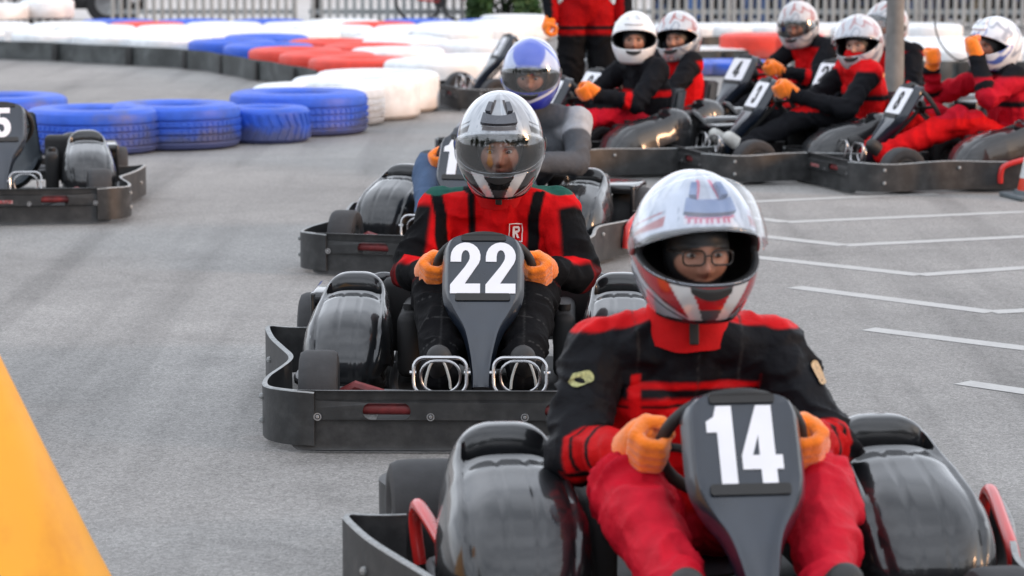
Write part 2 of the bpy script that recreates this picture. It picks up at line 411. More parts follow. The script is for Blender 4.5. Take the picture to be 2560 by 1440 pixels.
def fairing():
    g = MB(); rows = []; zs = np.concatenate([np.linspace(.16, .58, 34), np.linspace(.584, .6045, 8)])
    wz = [a for a, b in FW]; ww = [b for a, b in FW]
    us = np.concatenate([np.linspace(-1, -.8, 6), np.linspace(-.78, .78, 15), np.linspace(.8, 1, 6)])
    for z in zs:
        hw = float(np.interp(z, wz, ww)); p, n = fair_pt(0, z); row = []
        flat = float(sstep(.36, .42, z))
        for u in us:
            x = u*hw
            dome = (1-flat) * (-.010*u*u) ; e = max(0, abs(u)-.80)/.2
            rim = .004*math.exp(-((abs(u)-.86)/.05)**2) if z > .2 else 0
            off = dome - .042*e**2 + rim
            if z > .585: off -= .010*((z-.585)/.0195)**2
            q = p + n*off; row.append((x, q.y, q.z))
        rows.append(row)
    # back side, offset inward
    back = []
    for row, z in zip(rows, zs):
        p, n = fair_pt(0, z); back.append([(v[0]*.93, v[1]-n.y*.010-.004, v[2]-n.z*.010) for v in row])
    full = [r + list(reversed(b)) for r, b in zip(rows, back)]
    g.grid(full, cv=True); m = len(full[0])
    g.f.append(tuple(range(m))); g.m.append(0); g.f.append(tuple(range((len(full)-1)*m, len(full)*m))); g.m.append(0)
    return g
def bracket(w_):
    g = MB()
    def bx(x0, x1, z0, z1, off, th):
        o = rrect(x0, x1, z0, z1, .006, 3)
        def fn(x, z, d): p, n = fair_pt(x, z); return p + n*(off - d)
        g.prism(o, [], fn, th)
    if w_: bx(-.088, .088, .406, .427, .006, .014)
    else: bx(-.072, .072, .5860, .606, .006, .02)
    return g
def digits(t, hgt=.192, dw=1.0, lift=0.0, proud=.0035):
    g = MB(); W = text_width(t)*hgt*dw*.9; x = -W/2
    for c in t:
        w_, outl, holes = DIG[c]
        k = hgt*dw*.9
        def fn(u, v, d, x=x): p, n = plate_xy(x+u*k, lift-.012+v*hgt); return p + n*(proud - d)
        g.prism(outl, [list(reversed(h)) for h in holes], fn, .003)
        x += (w_+.1)*k
    return g
def number_bg():
    g = MB()
    def fn(u, v, d): p, n = plate_xy(u, v); return p + n*(.0028 - d)
    g.prism(rrect(-.105, .105, -.01, .178, .015, 4), [], fn, .002)
    return g
def pod():
    g = MB()
    prof = catmull([(.255, .06), (.285, .11), (.285, .18), (.24, .255), (.15, .312), (.03, .345), (-.07, .368), (-.15, .393), (-.215, .398), (-.285, .37), (-.33, .29), (-.335, .12)], 10)
    L = [0]
    for a, b in zip(prof[:-1], prof[1:]): L.append(L[-1]+float(np.linalg.norm(b-a)))
    tot = L[-1]; rows = []; NU = 49
    hwt = [(0, .135), (.12, .152), (.3, .157), (.45, .148), (.6, .128), (.68, .117), (.75, .112), (.85, .11), (1, .11)]
    N = len(prof)
    for i, p in enumerate(prof):
        v = L[i]/tot; t = prof[min(i+1, N-1)]-prof[max(i-1, 0)]; t = t/np.linalg.norm(t); n = np.array((t[1], -t[0]))
        if i < 1: n = np.array((1., 0.))
        hw = float(np.interp(v, [a for a, b in hwt], [b for a, b in hwt])); row = []
        for j in range(NU):
            u = -1+2*j/(NU-1); uu = math.copysign(1-(1-abs(u))**1.25, u)
            a = abs(uu); drop = (1-(1-a**3.2)**(1/2.2)); D = .17
            off = -drop*D
            # raised hoop frame
            fr = max(float(sstep(.66, .74, a)) * (1-float(sstep(.88, .97, a))), float(sstep(.60, .635, v))*(1-float(sstep(.78, .86, v)))*(1-float(sstep(.85, .97, a))))
            fr *= float(sstep(.06, .25, v)); off += .014*fr
            # hand slot
            rec = float(sstep(.548, .562, v))*(1-float(sstep(.600, .617, v)))*(1-float(sstep(.60, .70, a)))
            off -= .11*rec
            pan = float(sstep(.45, .54, v))*(1-float(sstep(.60, .62, v)))*(1-float(sstep(.55, .72, a)))
            off -= .012*pan
            for cu in (-.2, .2):
                off -= .0032*math.exp(-((uu-cu)/.016)**2)*(1 if v < .52 else 0)
            # side flute
            off -= .005*math.exp(-((a-(.80-.9*max(0, .34-v)))/.04)**2)*(1-float(sstep(.28, .36, v)))
            q = p + n*off
            y, z = q
            row.append((uu*hw + (-.012*(z-.1)/.3), y, max(z, .055)))
        rows.append(row)
    g.grid(rows)
    return g
def wheel_tyre(r, w_):
    g = MB(); h = w_/2
    pr = [(r*.50, -h*.82), (r*.62, -h*.98), (r*.80, -h), (r*.93, -h*.93), (r*.985, -h*.75), (r, -h*.45), (r, h*.45), (r*.985, h*.75), (r*.93, h*.93), (r*.80, h), (r*.62, h*.98), (r*.50, h*.82)]
    g.lathe(pr, 40, 'x', closed=True); return g
def wheel_rim(r, w_):
    g = MB(); h = w_/2
    g.lathe([(r*.52, -h*.85), (r*.50, -h*.7), (r*.42, -h*.5), (r*.36, -h*.4), (.02, -h*.35), (.02, h*.35), (r*.36, h*.4), (r*.42, h*.5), (r*.50, h*.7), (r*.52, h*.85), (r*.47, h*.84), (r*.47, -h*.84)], 24, 'x', closed=True)
    g.lathe([(0, -h*.9), (.022, -h*.9), (.022, h*.9), (0, h*.9)], 12, 'x'); return g
def frame_tubes():
    g = MB()
    for s in (-1, 1):
        g.tube(catmull([(s*.16, .88, .09), (s*.2, .6, .07), (s*.3, .2, .06), (s*.33, -.3, .06), (s*.33, -.8, .08)], 6), .016, 8)
        g.tube([(s*.2, .62, .12), (s*.45, .62, .13)], .018, 8)
        g.tube(catmull([(s*.33, .3, .07), (s*.6, .28, .1), (s*.62, .0, .11), (s*.6, -.3, .1), (s*.33, -.32, .07)], 5), .012, 8)
    g.tube([(-.58, -.6, .14), (.58, -.6, .14)], .016, 8)
    g.tube([(-.52, -.86, .14), (.52, -.86, .14)], .018, 8)
    return g
def front_tube():
    g = MB(); g.tube(catmull([(-.5, .72, .1), (-.5, .88, .12), (-.4, .925, .135), (0, .93, .135), (.4, .925, .135), (.5, .88, .12), (.5, .72, .1)], 6), .02, 10)
    for s in (-1, 1):
        g.tube([(s*.30, .62, .12), (s*.40, .64, .155), (s*.44, .63, .13)], .018, 8)
    return g
def floor_pan():
    g = MB(); g.box((0, .42, .052), (.66, .84, .012), bev=.003); return g
def seat():
    g = MB(); rows = []
    prof = catmull([(0.02, .12), (-.08, .10), (-.25, .085), (-.40, .11), (-.47, .22), (-.52, .38), (-.55, .50)], 5)
    for i, (y, z) in enumerate(prof):
        v = i/(len(prof)-1); hw = .19 + .02*math.sin(v*3) - .03*v; row = []
        for j in range(21):
            u = -1+2*j/20
            lift = (abs(u)**3)*(.16 if v < .6 else .10)
            yy = y + (abs(u)**3)*(.13*float(sstep(.45, .8, v)))
            zz = z + lift*(1-float(sstep(.5, .9, v)))
            row.append((u*hw, yy, zz))
        rows.append(row)
    g.grid(rows)
    b2 = [[(x*1.05, y-.012, z-.010) for x, y, z in r] for r in rows]; g.grid(b2, flip=True)
    return g
def tank(s):
    g = MB(); g.box((s*.262, -.12, .20), (.075, .46, .22), bev=.03); g.box((s*.30, -.40, .24), (.16, .14, .26), bev=.03)
    g.lathe([(0, .0), (.022, .0), (.022, .02), (0, .02)], 16, 'z', (s*.262, .0, .31)); return g
def under():
    g = MB(); g.box((0, -.25, .04), (.80, .80, .014), bev=.003); return g
def steering():
    g = MB(); c = Vector((0, .258, .474)); up = Vector((0, .55, .835)).normalized(); rt = Vector((1, 0, 0))
    g.tube([c + (rt*math.cos(a)*1.04+up*math.sin(a))*.152 for a in [2*math.pi*k/36 for k in range(36)]], .015, 10, closed=True)
    for a in (R(0), R(180), R(270)):
        g.tube([c + Vector((0, .03, -.02)), c+(rt*math.cos(a)+up*math.sin(a))*.152], .010, 8)
    g.tube([c + Vector((0, -.0, .0)), (0, .60, .15)], .012, 8)
    g.lathe([(0, -.012), (.04, -.012), (.04, .012), (0, .012)], 16, 'y', tuple(c+Vector((0, .015, -.01))))
    return g
def pedal(s):
    g = MB(); cx = s*.125
    pts = rrect(cx-.083, cx+.083, .150, .262, .034, 5)
    g.tube([(x, .735 + (.262-z)*.18, z) for x, z in pts], .0058, 8, closed=True)
    g.tube([(cx-.095, .74, .215), (cx-.075, .74, .215)], .006, 8); g.tube([(cx+.075, .74, .215), (cx+.095, .74, .215)], .006, 8)
    pts = rrect(cx-.062, cx+.062, .150, .248, .045, 5)
    g.tube([(x, .715, z) for x, z in pts], .0045, 8, closed=True)
    return g
def hoop(s, low=False):
    g = MB(); x0 = .65 if s > 0 else .765
    g.tube(catmull([(s*(x0-.01), -.34, .08), (s*x0, -.355, .17), (s*x0, -.33, .222), (s*(x0-.005), -.27, .235), (s*(x0-.03), -.10, .205), (s*(x0-.05), .05, .165), (s*(x0-.055), .08, .12), (s*(x0-.06), .08, .06)], 6), .0165, 10)
    return g
def engine_cover(s):
    g = MB(); x = s*.36
    g.box((x, -.62, .24), (.20, .30, .20), bev=.04)
    g.box((s*.52, -.60, .285), (.24, .34, .045), bev=.018)
    g.box((s*.63, -.46, .22), (.02, .06, .17), bev=.006)
    g.tube(catmull([(s*.3, -.5, .3), (s*.33, -.44, .35), (s*.4, -.42, .36), (s*.45, -.46, .30)], 5), .02, 10)
    return g
def rear_bumper():
    g = MB(); rows = []
    path = catmull([(-.68, -.70), (-.70, -.86), (-.62, -.95), (-.3, -.98), (0, -.985), (.3, -.98), (.62, -.95), (.70, -.86), (.68, -.70)], 6)
    for p in path: 
        q = np.array(p); q2 = q*.975
        rows.append([(q[0], q[1], .06), (q[0], q[1], .19), (q2[0], q2[1], .19), (q2[0], q2[1], .06)])
    g.grid(rows, cv=True); return g
def side_plate_tag():   # pinkish worn sticker on the bumper face
    g = MB()
    def fn(x, z, d): return (x, .9655 + .001 - d, z)
    g.prism(rrect(-.06, .06, .118, .136, .006, 3), [], fn, .003)
    return g
m_tag = M('faded_red_sticker', (.30, .07, .07), .5, var=.6, scale=70, col2=(.5, .42, .42), c2pos=(.5, .6), c2scale=60)

def make_kart(pos, yaw, number, label, group=None, hoops=(), tagged=False, dw=1.0, cover=(1, -1), dh=.192, lift=0.0, ps=(1, 1, 1), bs=1, panel=False):
    r = empty('go_kart', (pos[0], pos[1], 0), math.pi + yaw, label, 'go-kart', group)
    for s in (1, -1):
        part('side_bumper', ('sb', s), lambda: bumper_side(s), [m_bump, m_edge], r).scale = (bs, bs, 1)
        po = part('side_pod', 'pod', pod, m_pod, r, 60, (s*.468, 0, 0))
        po.scale = (s*ps[0], ps[1], ps[2])
        t = part('tyre', 'ft', lambda: wheel_tyre(.133, .125), m_tyre, r, loc=(s*.515, .62, .133)); part('rim', 'fr', lambda: wheel_rim(.133, .125), m_rim, t)
        t.rotation_euler = (0, 0, R(3))
        t = part('tyre', 'rt', lambda: wheel_tyre(.142, .19), m_tyre, r, loc=(s*.60, -.61, .142)); part('rim', 'rr', lambda: wheel_rim(.142, .19), m_rim, t)
        part('pedal', ('ped', s), lambda: pedal(s), m_chrome, r)
    fb = part('front_bumper', 'fb', bumper_front, m_bump, r)
    for bx_ in (.49, .144, -.144, -.49): part('bolt', ('bolt', bx_), lambda: bolt1(bx_), m_chrome, fb)
    if tagged: part('sticker', 'stk', side_plate_tag, m_tag, fb)
    fp = part('front_panel', 'fair', fairing, m_fair, r, 50)
    part('bracket', 'brk1', lambda: bracket(1), m_slot, fp); part('bracket', 'brk0', lambda: bracket(0), m_slot, fp)
    if panel:
        part('number_background', ('nbg',), number_bg, m_white, fp)
        part('number', ('numd', number), lambda: digits(number, .14, .9, .026, .0055), m_slot, fp)
    else: part('number', ('num', number), lambda: digits(number, dh, dw, lift), m_white, fp)
    part('chassis', 'chs', frame_tubes, m_steel, r); part('front_tube', 'ftb', front_tube, m_redk, r)
    part('floor_pan', 'flr', floor_pan, m_slot, r); part('seat', 'seat', seat, m_seat, r); part('undertray', 'und', under, m_slot, r)
    for s in (1, -1): part('side_tank', ('tank', s), lambda: tank(s), m_dark, r)
    part('steering_wheel', 'strw', steering, m_slot, r); part('rear_bumper', 'rb', rear_bumper, m_bump, r)
    for s in cover: part('engine_cover', ('eng', s), lambda: engine_cover(s), m_pod, r)
    for s in hoops: part('guard_hoop', ('hp', s), lambda: hoop(s), m_red, r)
    return r
def kart_pos(px, py, z, ly, yaw):
    p = gp(px, py, z); a = math.pi + yaw
    f = Vector((-math.sin(a), math.cos(a), 0)); return (p.x - f.x*ly, p.y - f.y*ly)

# ------------------------------------------------------------------ helmet
HT = [(.148, 0, 0, 0), (.1435, .030, .036, .040), (.132, .057, .068, .074), (.108, .088, .102, .114), (.07, .116, .131, .146), (.03, .132, .149, .163), (-.01, .139, .158, .167), (-.05, .140, .163, .158), (-.09, .133, .165, .140), (-.125, .119, .160, .125), (-.155, .102, .147, .112), (-.172, .090, .133, .102)]
_hz = np.array([h[0] for h in HT])
# smooth the table by parametrising over arc index
_hs = np.array(catmull(HT, 12))
def hprof(z):
    zz = _hs[:, 0][::-1]; return [float(np.interp(z, zz, _hs[:, k][::-1])) for k in (1, 2, 3)]
def hpt(az, z, off=0.0):
    ax, bf, bb = hprof(z); b = bf if math.cos(az) >= 0 else bb
    s, c = math.sin(az), math.cos(az)
    e = 2.25; k = (abs(s)**e + abs(c)**e)**(-1/e)
    x, y = ax*k*s, b*k*c
    if off:
        d = Vector((x/.14**2, y/.163**2, z/.155**2)); d.normalize(); return Vector((x, y, z)) + d*off
    return Vector((x, y, z))
AZP = R(82)
def zt(az): q = min(1, abs(az)/AZP); return .040 - .062*q**2.4
def zb(az): q = min(1, abs(az)/AZP); return -.078 + .046*q**2.6
def set_colors(me, cols):
    at = me.color_attributes.new('Col', 'FLOAT_COLOR', 'POINT')
    a = np.ones((len(cols), 4), np.float32); a[:, :3] = cols; at.data.foreach_set('color', a.ravel())
def build_helmet(parent, name, M4, scheme, mat, visor, res=1.0, vents=True, vent_col=None):
    """M4: matrix helmet frame(+y forward) -> parent frame"""
    nc = int(180*res); rows = []; meta = []
    tt = [(.148-.0001, )]
    tops = list(np.linspace(0, 1, int(56*res)+2)); mids = list(np.linspace(0, 1, int(18*res)+2))[1:]; lows = list(np.linspace(0, 1, int(36*res)+2))[1:]
    for t in tops: rows.append(('t', t))
    for t in mids: rows.append(('m', t))
    for t in lows: rows.append(('l', t))
    vs = []; par = []
    for kind, t in rows:
        for j in range(nc):
            az = -math.pi + 2*math.pi*j/nc; a, b = zt(az), zb(az)
            if kind == 't': z = a + (.1479-a)*(1-t**1.0)**1 if False else .1479 - (.1479-a)*(t**1.6 if t < 1 else 1)
            elif kind == 'm': z = a + (b-a)*t
            else: z = b + (-.172-b)*t
            vs.append(hpt(az, z)); par.append((az, z))
    fs = []; nr = len(rows)
    for i in range(nr-1):
        for j in range(nc):
            az = -math.pi + 2*math.pi*(j+.5)/nc
            if rows[i+1][0] == 'm' and abs(az) < AZP: continue
            fs.append((i*nc+j, i*nc+(j+1) % nc, (i+1)*nc+(j+1) % nc, (i+1)*nc+j))
    me = bpy.data.meshes.new(name); me.from_pydata([v[:] for v in vs], [], fs); me.update()
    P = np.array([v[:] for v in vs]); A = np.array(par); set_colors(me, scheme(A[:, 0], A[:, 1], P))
    ob = link(name, me, [mat, m_dark], parent); ob.matrix_local = M4
    so = ob.modifiers.new('shell', 'SOLIDIFY'); so.thickness = .016; so.offset = -1; so.material_offset = 1; so.material_offset_rim = 1; so.use_rim = True
    # visor
    if visor:
        rows2 = []; na = int(60*res)+4
        for i in range(int(22*res)+3):
            t = i/(int(22*res)+2); row = []
            for j in range(na+1):
                az = -R(90) + R(180)*j/na; q = min(1, abs(az)/R(90))
                a = zt(az)+.012; b = zb(az)-.010; z = a+(b-a)*t
                p = hpt(az, z, .0055)
                row.append(p)
            rows2.append(row)
        if visor == 'up':
            ang = R(41); piv = Vector((0, -.005, -.012)); rot = Matrix.Rotation(ang, 3, 'X')
            rows2 = [[rot @ (p*1.055 - piv) + piv for p in r_] for r_ in rows2]
        g = MB(); g.grid(rows2, flip=True); v = g.build('visor', m_visor_up if visor == 'up' else m_visor, ob, fix=False)
        so = v.modifiers.new('t', 'SOLIDIFY'); so.thickness = .0018
        # pivot caps and seal line
        for s in (1, -1):
            g = MB(); p = hpt(s*R(90), -.02, .004); g.sphere(tuple(p), .021, 14, (.28, 1, 1))
            g.build('visor_pivot', m_slot if visor != 'up' else m_rimred, ob)
    if vents:
        # chin intake
        def patch(a0, a1, z0f, z1f, off, n=20, m=7):
            rws = []
            for i in range(m+1):
                row = []
                for j in range(n+1):
                    az = a0+(a1-a0)*j/n; q = (2*j/n-1); z = z0f(q) + (z1f(q)-z0f(q))*i/m
                    e = min(i, m-i, j, n-j); row.append(hpt(az, z, off if e > 0 else -.002))
                rws.append(row)
            return rws
        g = MB(); g.grid(patch(-R(21), R(21), lambda q: -.086+.004*q*q, lambda q: -.116+.022*q*q, .004), flip=True)
        g.build('chin_vent', m_slot, ob, fix=False)
        if vent_col:
            g = MB(); g.grid(patch(-R(30), R(30), lambda q: .096+.010*q*q, lambda q: .066+.002*q*q, .012), flip=True)
            for s in (1, -1):
                g.grid(patch(s*R(20)-R(5), s*R(20)+R(5), lambda q: .128, lambda q: .098, .014), flip=True)
            g.build('brow_vent', vent_col, ob, fix=False)
    return ob
m_rimred = M('visor_pivot_red', (.25, .05, .05), .4)
m_vsil = M('dark_slate_vent', (.07, .075, .09), .25, metal=.2, coat=.6); m_vblue = M('blue_grey_vent', (.13, .19, .34), .3, metal=.3, coat=.6); m_vwhite = M('white_vent', (.7, .72, .75), .3, coat=.5)

def build_head(M4, skin, seed=0, face_w=1.0, mask=True):
    """returns MB-like arrays of a head with face; y forward, centre at eye height"""
    nu, nv = 90, 80; V = []; Cc = []
    G = lambda x, z, cx, cz, sx, sz: math.exp(-((x-cx)/sx)**2-((z-cz)/sz)**2)
    for i in range(nv+1):
        el = math.pi/2 - math.pi*i/nv
        for j in range(nu):
            az = 2*math.pi*j/nu - math.pi
            x = .076*math.cos(el)*math.sin(az); y = .096*math.cos(el)*math.cos(az); z = .118*math.sin(el)
            if z < 0: x *= 1 - .28*(z/-.118)**2; 
            col = np.array(skin)
            if y > 0:
                d = 0
                d += .026*G(x, z, 0, -.028, .011, .016) + .014*G(x, z, 0, -.008, .009, .02)   # nose
                d += .006*G(abs(x), z, .014, -.034, .006, .006)
                d -= .012*G(abs(x), z, .031, .004, .016, .011)     # eye sockets
                d += .006*G(abs(x), z, .03, .022, .022, .008)      # brow
                d += .006*G(abs(x), z, .042, -.026, .02, .02)      # cheeks
                d += .007*G(x, z, 0, -.060, .02, .005) + .007*G(x, z, 0, -.070, .018, .006) - .003*G(x, z, 0, -.065, .02, .0025)
                d += .012*G(x, z, 0, -.098, .02, .014)
                y += d
                lip = max(G(x, z, 0, -.060, .019, .005), G(x, z, 0, -.070, .016, .0055)); col = col*(1-.75*lip) + np.array((.36, .085, .07))*.75*lip
                brow = G(abs(x), z, .031, .0225, .017, .0042); col = col*(1-.85*min(1, brow*1.3)) + np.array((.03, .018, .012))*.85*min(1, brow*1.3)
                lash = G(abs(x), z, .031, .0095, .014, .003); col = col*(1-.8*lash)
                red = G(x, z, 0, -.03, .016, .016)*.35 + G(abs(x), z, .045, -.03, .018, .018)*.2; col = col*(1-red)+np.array((.5, .17, .12))*red
            if mask:
                inface = ((x/.062)**2 + ((z+(.016 if mask == 'half' else .024))/ (.040 if mask == 'half' else .062))**2)
                k = float(sstep(.95, 1.1, inface)) if y > .02 else 1.0
                col = col*(1-k) + np.array((.012, .012, .013))*k
            V.append((x*face_w, y, z)); Cc.append(col)
    F = []
    for i in range(nv):
        for j in range(nu):
            F.append((i*nu+j, (i+1)*nu+j, (i+1)*nu+(j+1) % nu, i*nu+(j+1) % nu))
    fm = [0]*len(F)
    for s in (1, -1):
        for (r, dy, mi) in ((.0118, .0, 1), (.0066, .0064, 2)):
            b = len(V); n = 12
            for i in range(n//2+1):
                th = math.pi*i/(n//2)
                for k in range(n):
                    a = 2*math.pi*k/n; V.append((s*.031+r*math.sin(th)*math.cos(a), .0775+dy+r*math.sin(th)*math.sin(a), .003+r*math.cos(th)*(.52 if mi == 1 else .80))); Cc.append(np.array((.5, .5, .5)))
            for i in range(n//2):
                for k in range(n):
                    F.append((b+i*n+k, b+i*n+(k+1) % n, b+(i+1)*n+(k+1) % n, b+(i+1)*n+k)); fm.append(mi)
    V = [tuple(M4 @ Vector(v)) for v in V]
    return V, F, fm, Cc

# ------------------------------------------------------------------ people
def remesh(g, voxel, smooth=4):
    me = g.mesh('tmp'); ob = bpy.data.objects.new('tmp', me); C.objects.link(ob)
    r = ob.modifiers.new('r', 'REMESH'); r.mode = 'VOXEL'; r.voxel_size = voxel; r.adaptivity = 0
    s = ob.modifiers.new('s', 'SMOOTH'); s.factor = .5; s.iterations = smooth
    dg = bpy.context.evaluated_depsgraph_get(); m2 = bpy.data.meshes.new_from_object(ob.evaluated_get(dg))
    bpy.data.objects.remove(ob); bpy.data.meshes.remove(me); return m2

def hand_mesh(voxel, k=1.0):
    g = MB(); Z = (-.030, -.010, .010, .029); rr = (.0105, .0115, .0115, .0105)
    for i, z in enumerate(Z):
        ln = (.88, 1.0, 1.03, .96)[i]; r = rr[i]*1.3
        kn = Vector((-.034, .022, z)); p1 = Vector((-.006, .026+.005*ln, z*1.02)); p2 = Vector((.023*ln, .016, z*.98)); p3 = Vector((.020*ln, -.008, z*.95))
        g.capsule(kn, p1, r*1.05, r); g.capsule(p1, p2, r, r*.95); g.capsule(p2, p3, r*.95, r*.82)
        g.capsule(Vector((-.040, -.030, z*.85)), kn, .018, .016)
    g.capsule((-.036, -.026, .028), (-.008, -.034, .040), .016, .014); g.capsule((-.008, -.034, .040), (.018, -.024, .030), .014, .012)
    g.capsule((-.045, -.02, .02), (-.045, -.02, -.02), .018, .018)
    return remesh(g, voxel, 4)

def add_glove(root, P, palm_dir, axis, wrist, voxel, sc=1.0, flip=False):
    z = Vector(axis).normalized(); x = (-Vector(palm_dir)); x = (x - z*x.dot(z)).normalized(); y = z.cross(x)
    wv = Vector(wrist)-Vector(P)
    if y.dot(wv) > 0: y = -y
    mt = Matrix((x, y, z)).transposed().to_4x4()
    g = cached(('hand', voxel), lambda: hand_mesh(voxel)).copy()
    M4 = Matrix.Translation(P) @ mt @ Matrix.Scale(sc, 4)
    g.transform(M4)
    if M4.determinant() < 0: g.flip_normals()
    # gauntlet cuff towards the wrist
    cuff = M4 @ Vector((-.040, -.012, 0)); gg = MB(); gg.v = [tuple(v.co) for v in g.vertices]; gg.f = [tuple(p.vertices) for p in g.polygons]; gg.m = [0]*len(gg.f)
    gg.capsule(cuff, cuff + (Vector(wrist)-cuff)*.85,   .036*sc, .041*sc, 20)
    n = np.empty(0)
    o = gg.build('glove', m_glove, root, ang=180)
    return o

def make_person(pos, yaw, J, scheme, label, cat='person', group=None, voxel=.012, hscheme=None, hmat=None, visor=None, res=1.0, head_rot=(0, 0, 0), hscale=1.0,
                skin=(.36, .17, .11), mask=True, glasses=False, suit_mat=None, gloves=True, hand_axes=None, vents=True, vcol=None, fold=.007, seed=0, shoes='black', stand=False, thin=1.0, collar=None, hdz=-.036):
    root = empty('person', (pos[0], pos[1], 0), math.pi+yaw, label, cat, group)
    V = lambda k: Vector(J[k])
    B = []   # bones (a,b,ra,rb,name)
    k = thin
    ch = V('chest'); nk = V('neck'); pv = V('pelvis'); hd = V('head')
    for s, S in ((1, 'L'), (-1, 'R')):
        sh, el, wr = V('sho'+S), V('elb'+S), V('wri'+S); hp, kn, an = V('hip'+S), V('kne'+S), V('ank'+S)
        B += [(sh, el, .074*k, .060*k, 'uarm'+S), (el, wr, .058*k, .044*k, 'farm'+S), (hp, kn, .100*k, .084*k, 'thigh'+S), (kn, an, .084*k, .060*k, 'shin'+S)]
        B += [(ch + (sh-ch)*.35 + Vector((0, 0, .02)), sh, .088*k, .078*k, 'clav'+S)]
        B += [(nk + Vector((s*.03, -.015, -.045)), sh + Vector((-s*.01, 0, -.002)), .072*k, .070*k, 'trap'+S)]
        B += [(pv + (hp-pv)*.2, hp, .11*k, .10*k, 'pelv'+S)]
        B += [(ch + (sh-ch)*.42 - Vector((0, 0, .06)), pv + (hp-pv)*.45 + Vector((0, 0, .08)), .105*k, .105*k, 'side'+S)]
    B += [(ch, pv + Vector((0, 0, .05)), .125*k, .125*k, 'torso'), (ch + (nk-ch)*.4, nk, .112*k, .080*k, 'neck'), (nk, hd + Vector((0, 0, -.04)), .060, .058, 'headneck')]
    g = MB()
    for a, b, ra, rb, nm in B: g.capsule(a, b, ra, rb, 16)
    if 'collar' in J: pass
    me = remesh(g, voxel, 5 if voxel < .01 else 3)
    n = len(me.vertices); P = np.empty(n*3); me.vertices.foreach_get('co', P); P = P.reshape(n, 3)
    Nn = np.empty(n*3); me.vertices.foreach_get('normal', Nn); Nn = Nn.reshape(n, 3)
    D = []; T = []; FO = []
    for i, (a, b, ra, rb, nm) in enumerate(B):
        a = np.array(a); b = np.array(b); d = b-a; L = np.linalg.norm(d)+1e-9; d = d/L
        ax = (P-a) @ d; t = np.clip(ax/L, 0, 1); q = P-a-np.outer(ax, d)
        dist = np.linalg.norm(P-a-np.outer(t*L, d), axis=1) - (ra + (rb-ra)*t); D.append(dist); T.append(t)
        fa = 15 if nm[:4] in ('uarm', 'farm', 'thig', 'shin') else 9
        lean = vnoise(P*6+seed, 5)*1.5 + vnoise(P*15+seed, 6)*.5
        co = q*9 + np.outer(ax*fa + lean, d)
        w1 = 1-np.abs(vnoise(co, seed+i)); w2 = vnoise(co*1.9+5, seed+i+9)
        bend = 1.0
        if nm[:4] in ('uarm', 'thig'): bend = .7+.9*np.exp(-((t-1)/.3)**2)
        if nm[:4] in ('farm', 'shin'): bend = .7+.9*np.exp(-((t)/.3)**2) + .5*np.exp(-((t-1)/.2)**2)
        FO.append((w1*w1*1.6-.75 + .45*w2)*bend)
    D = np.array(D); T = np.array(T); FO = np.array(FO)
    W = np.exp(-(D-D.min(0))/.012); W /= W.sum(0); disp = (W*FO).sum(0)*fold + (1-np.abs(vnoise(P*22+7, seed+2))*2)*fold*.25
    bone = D.argmin(0); names = [b[4] for b in B]
    hn = bone == names.index('headneck'); disp[hn] = 0
    P2 = P + Nn*disp[:, None]
    me.vertices.foreach_set('co', P2.ravel()); me.update()
    bn = np.array(names)[bone]; tt = T[bone, np.arange(n)]
    cols = scheme(P, bn, tt, {nm: D[i] for i, nm in enumerate(names)}, {nm: T[i] for i, nm in enumerate(names)}, J)
    # join the head into the body mesh
    HR = Matrix.Rotation(head_rot[2], 4, 'Z') @ Matrix.Rotation(head_rot[0], 4, 'X') @ Matrix.Rotation(head_rot[1], 4, 'Y')
    HM = Matrix.Translation(hd) @ HR
    hv, hf, hm, hc = build_head(HM @ Matrix.Translation((0, .008, hdz)), skin, face_w=1.0, mask=mask)
    base = n; fl = [tuple(p.vertices) for p in me.polygons]
    bm2 = bpy.data.meshes.new('body'); bm2.from_pydata([tuple(v) for v in P2] + hv, [], fl + [tuple(i+base for i in f) for f in hf]); bm2.update()
    bm2.materials.append(suit_mat or m_suit); bm2.materials.append(m_head); bm2.materials.append(m_eye); bm2.materials.append(m_iris)
    mi = [0]*len(fl) + [m+1 for m in hm]; bm2.polygons.foreach_set('material_index', mi)
    set_colors(bm2, np.vstack([cols, np.array(hc)]))
    bpy.data.meshes.remove(me)
    body = link('body', bm2, None, root)
    nkv = V('neck'); up = (hd - nkv).normalized()
    if collar is not None:
        g = MB(); rows = []
        for k_, (rr, hh) in enumerate(((.112, -.060), (.106, -.035), (.100, -.008), (.095, .020), (.092, .045), (.085, .048), (.082, .02))):
            rows.append([nkv + up*hh + Vector((math.cos(q)*rr*1.02, math.sin(q)*rr*.95 - .0, (.010*math.cos(q*2)) )) + Vector((0, 0, .0022*math.sin(q*7+seed))) for q in [2*math.pi*j/48 for j in range(48)]])
        g.grid(rows, cv=True); co = g.build('collar', collar, root, ang=180)
        g = MB(); q = nkv + Vector((0, .098, -.006)); g.box(q, (.022, .012, .075), Matrix.Rotation(R(6), 3, 'X'), .004); g.build('collar_placket', m_slot, co)
    if hscheme:
        hel = build_helmet(root, 'helmet', HM @ Matrix.Translation((0, -.005, -.005)) @ Matrix.Scale(hscale, 4), hscheme, hmat or m_hsil, visor, res, vents, vcol)
    if glasses:
        g = MB()
        for s in (1, -1):
            pts = rrect(s*.033-.025, s*.033+.025, -.014, .020, .012, 4); g.tube([(x, .124-.25*abs(x)**1.4, z) for x, z in pts], .0024, 8, closed=True)
            g.tube([(s*.058, .115, .012), (s*.078, .05, .01)], .002, 6)
        g.tube([(-.01, .124, .006), (0, .127, .009), (.01, .124, .006)], .0022, 6)
        o = g.build('glasses', m_frame, root); o.matrix_local = HM @ Matrix.Translation((0, -.002, hdz))
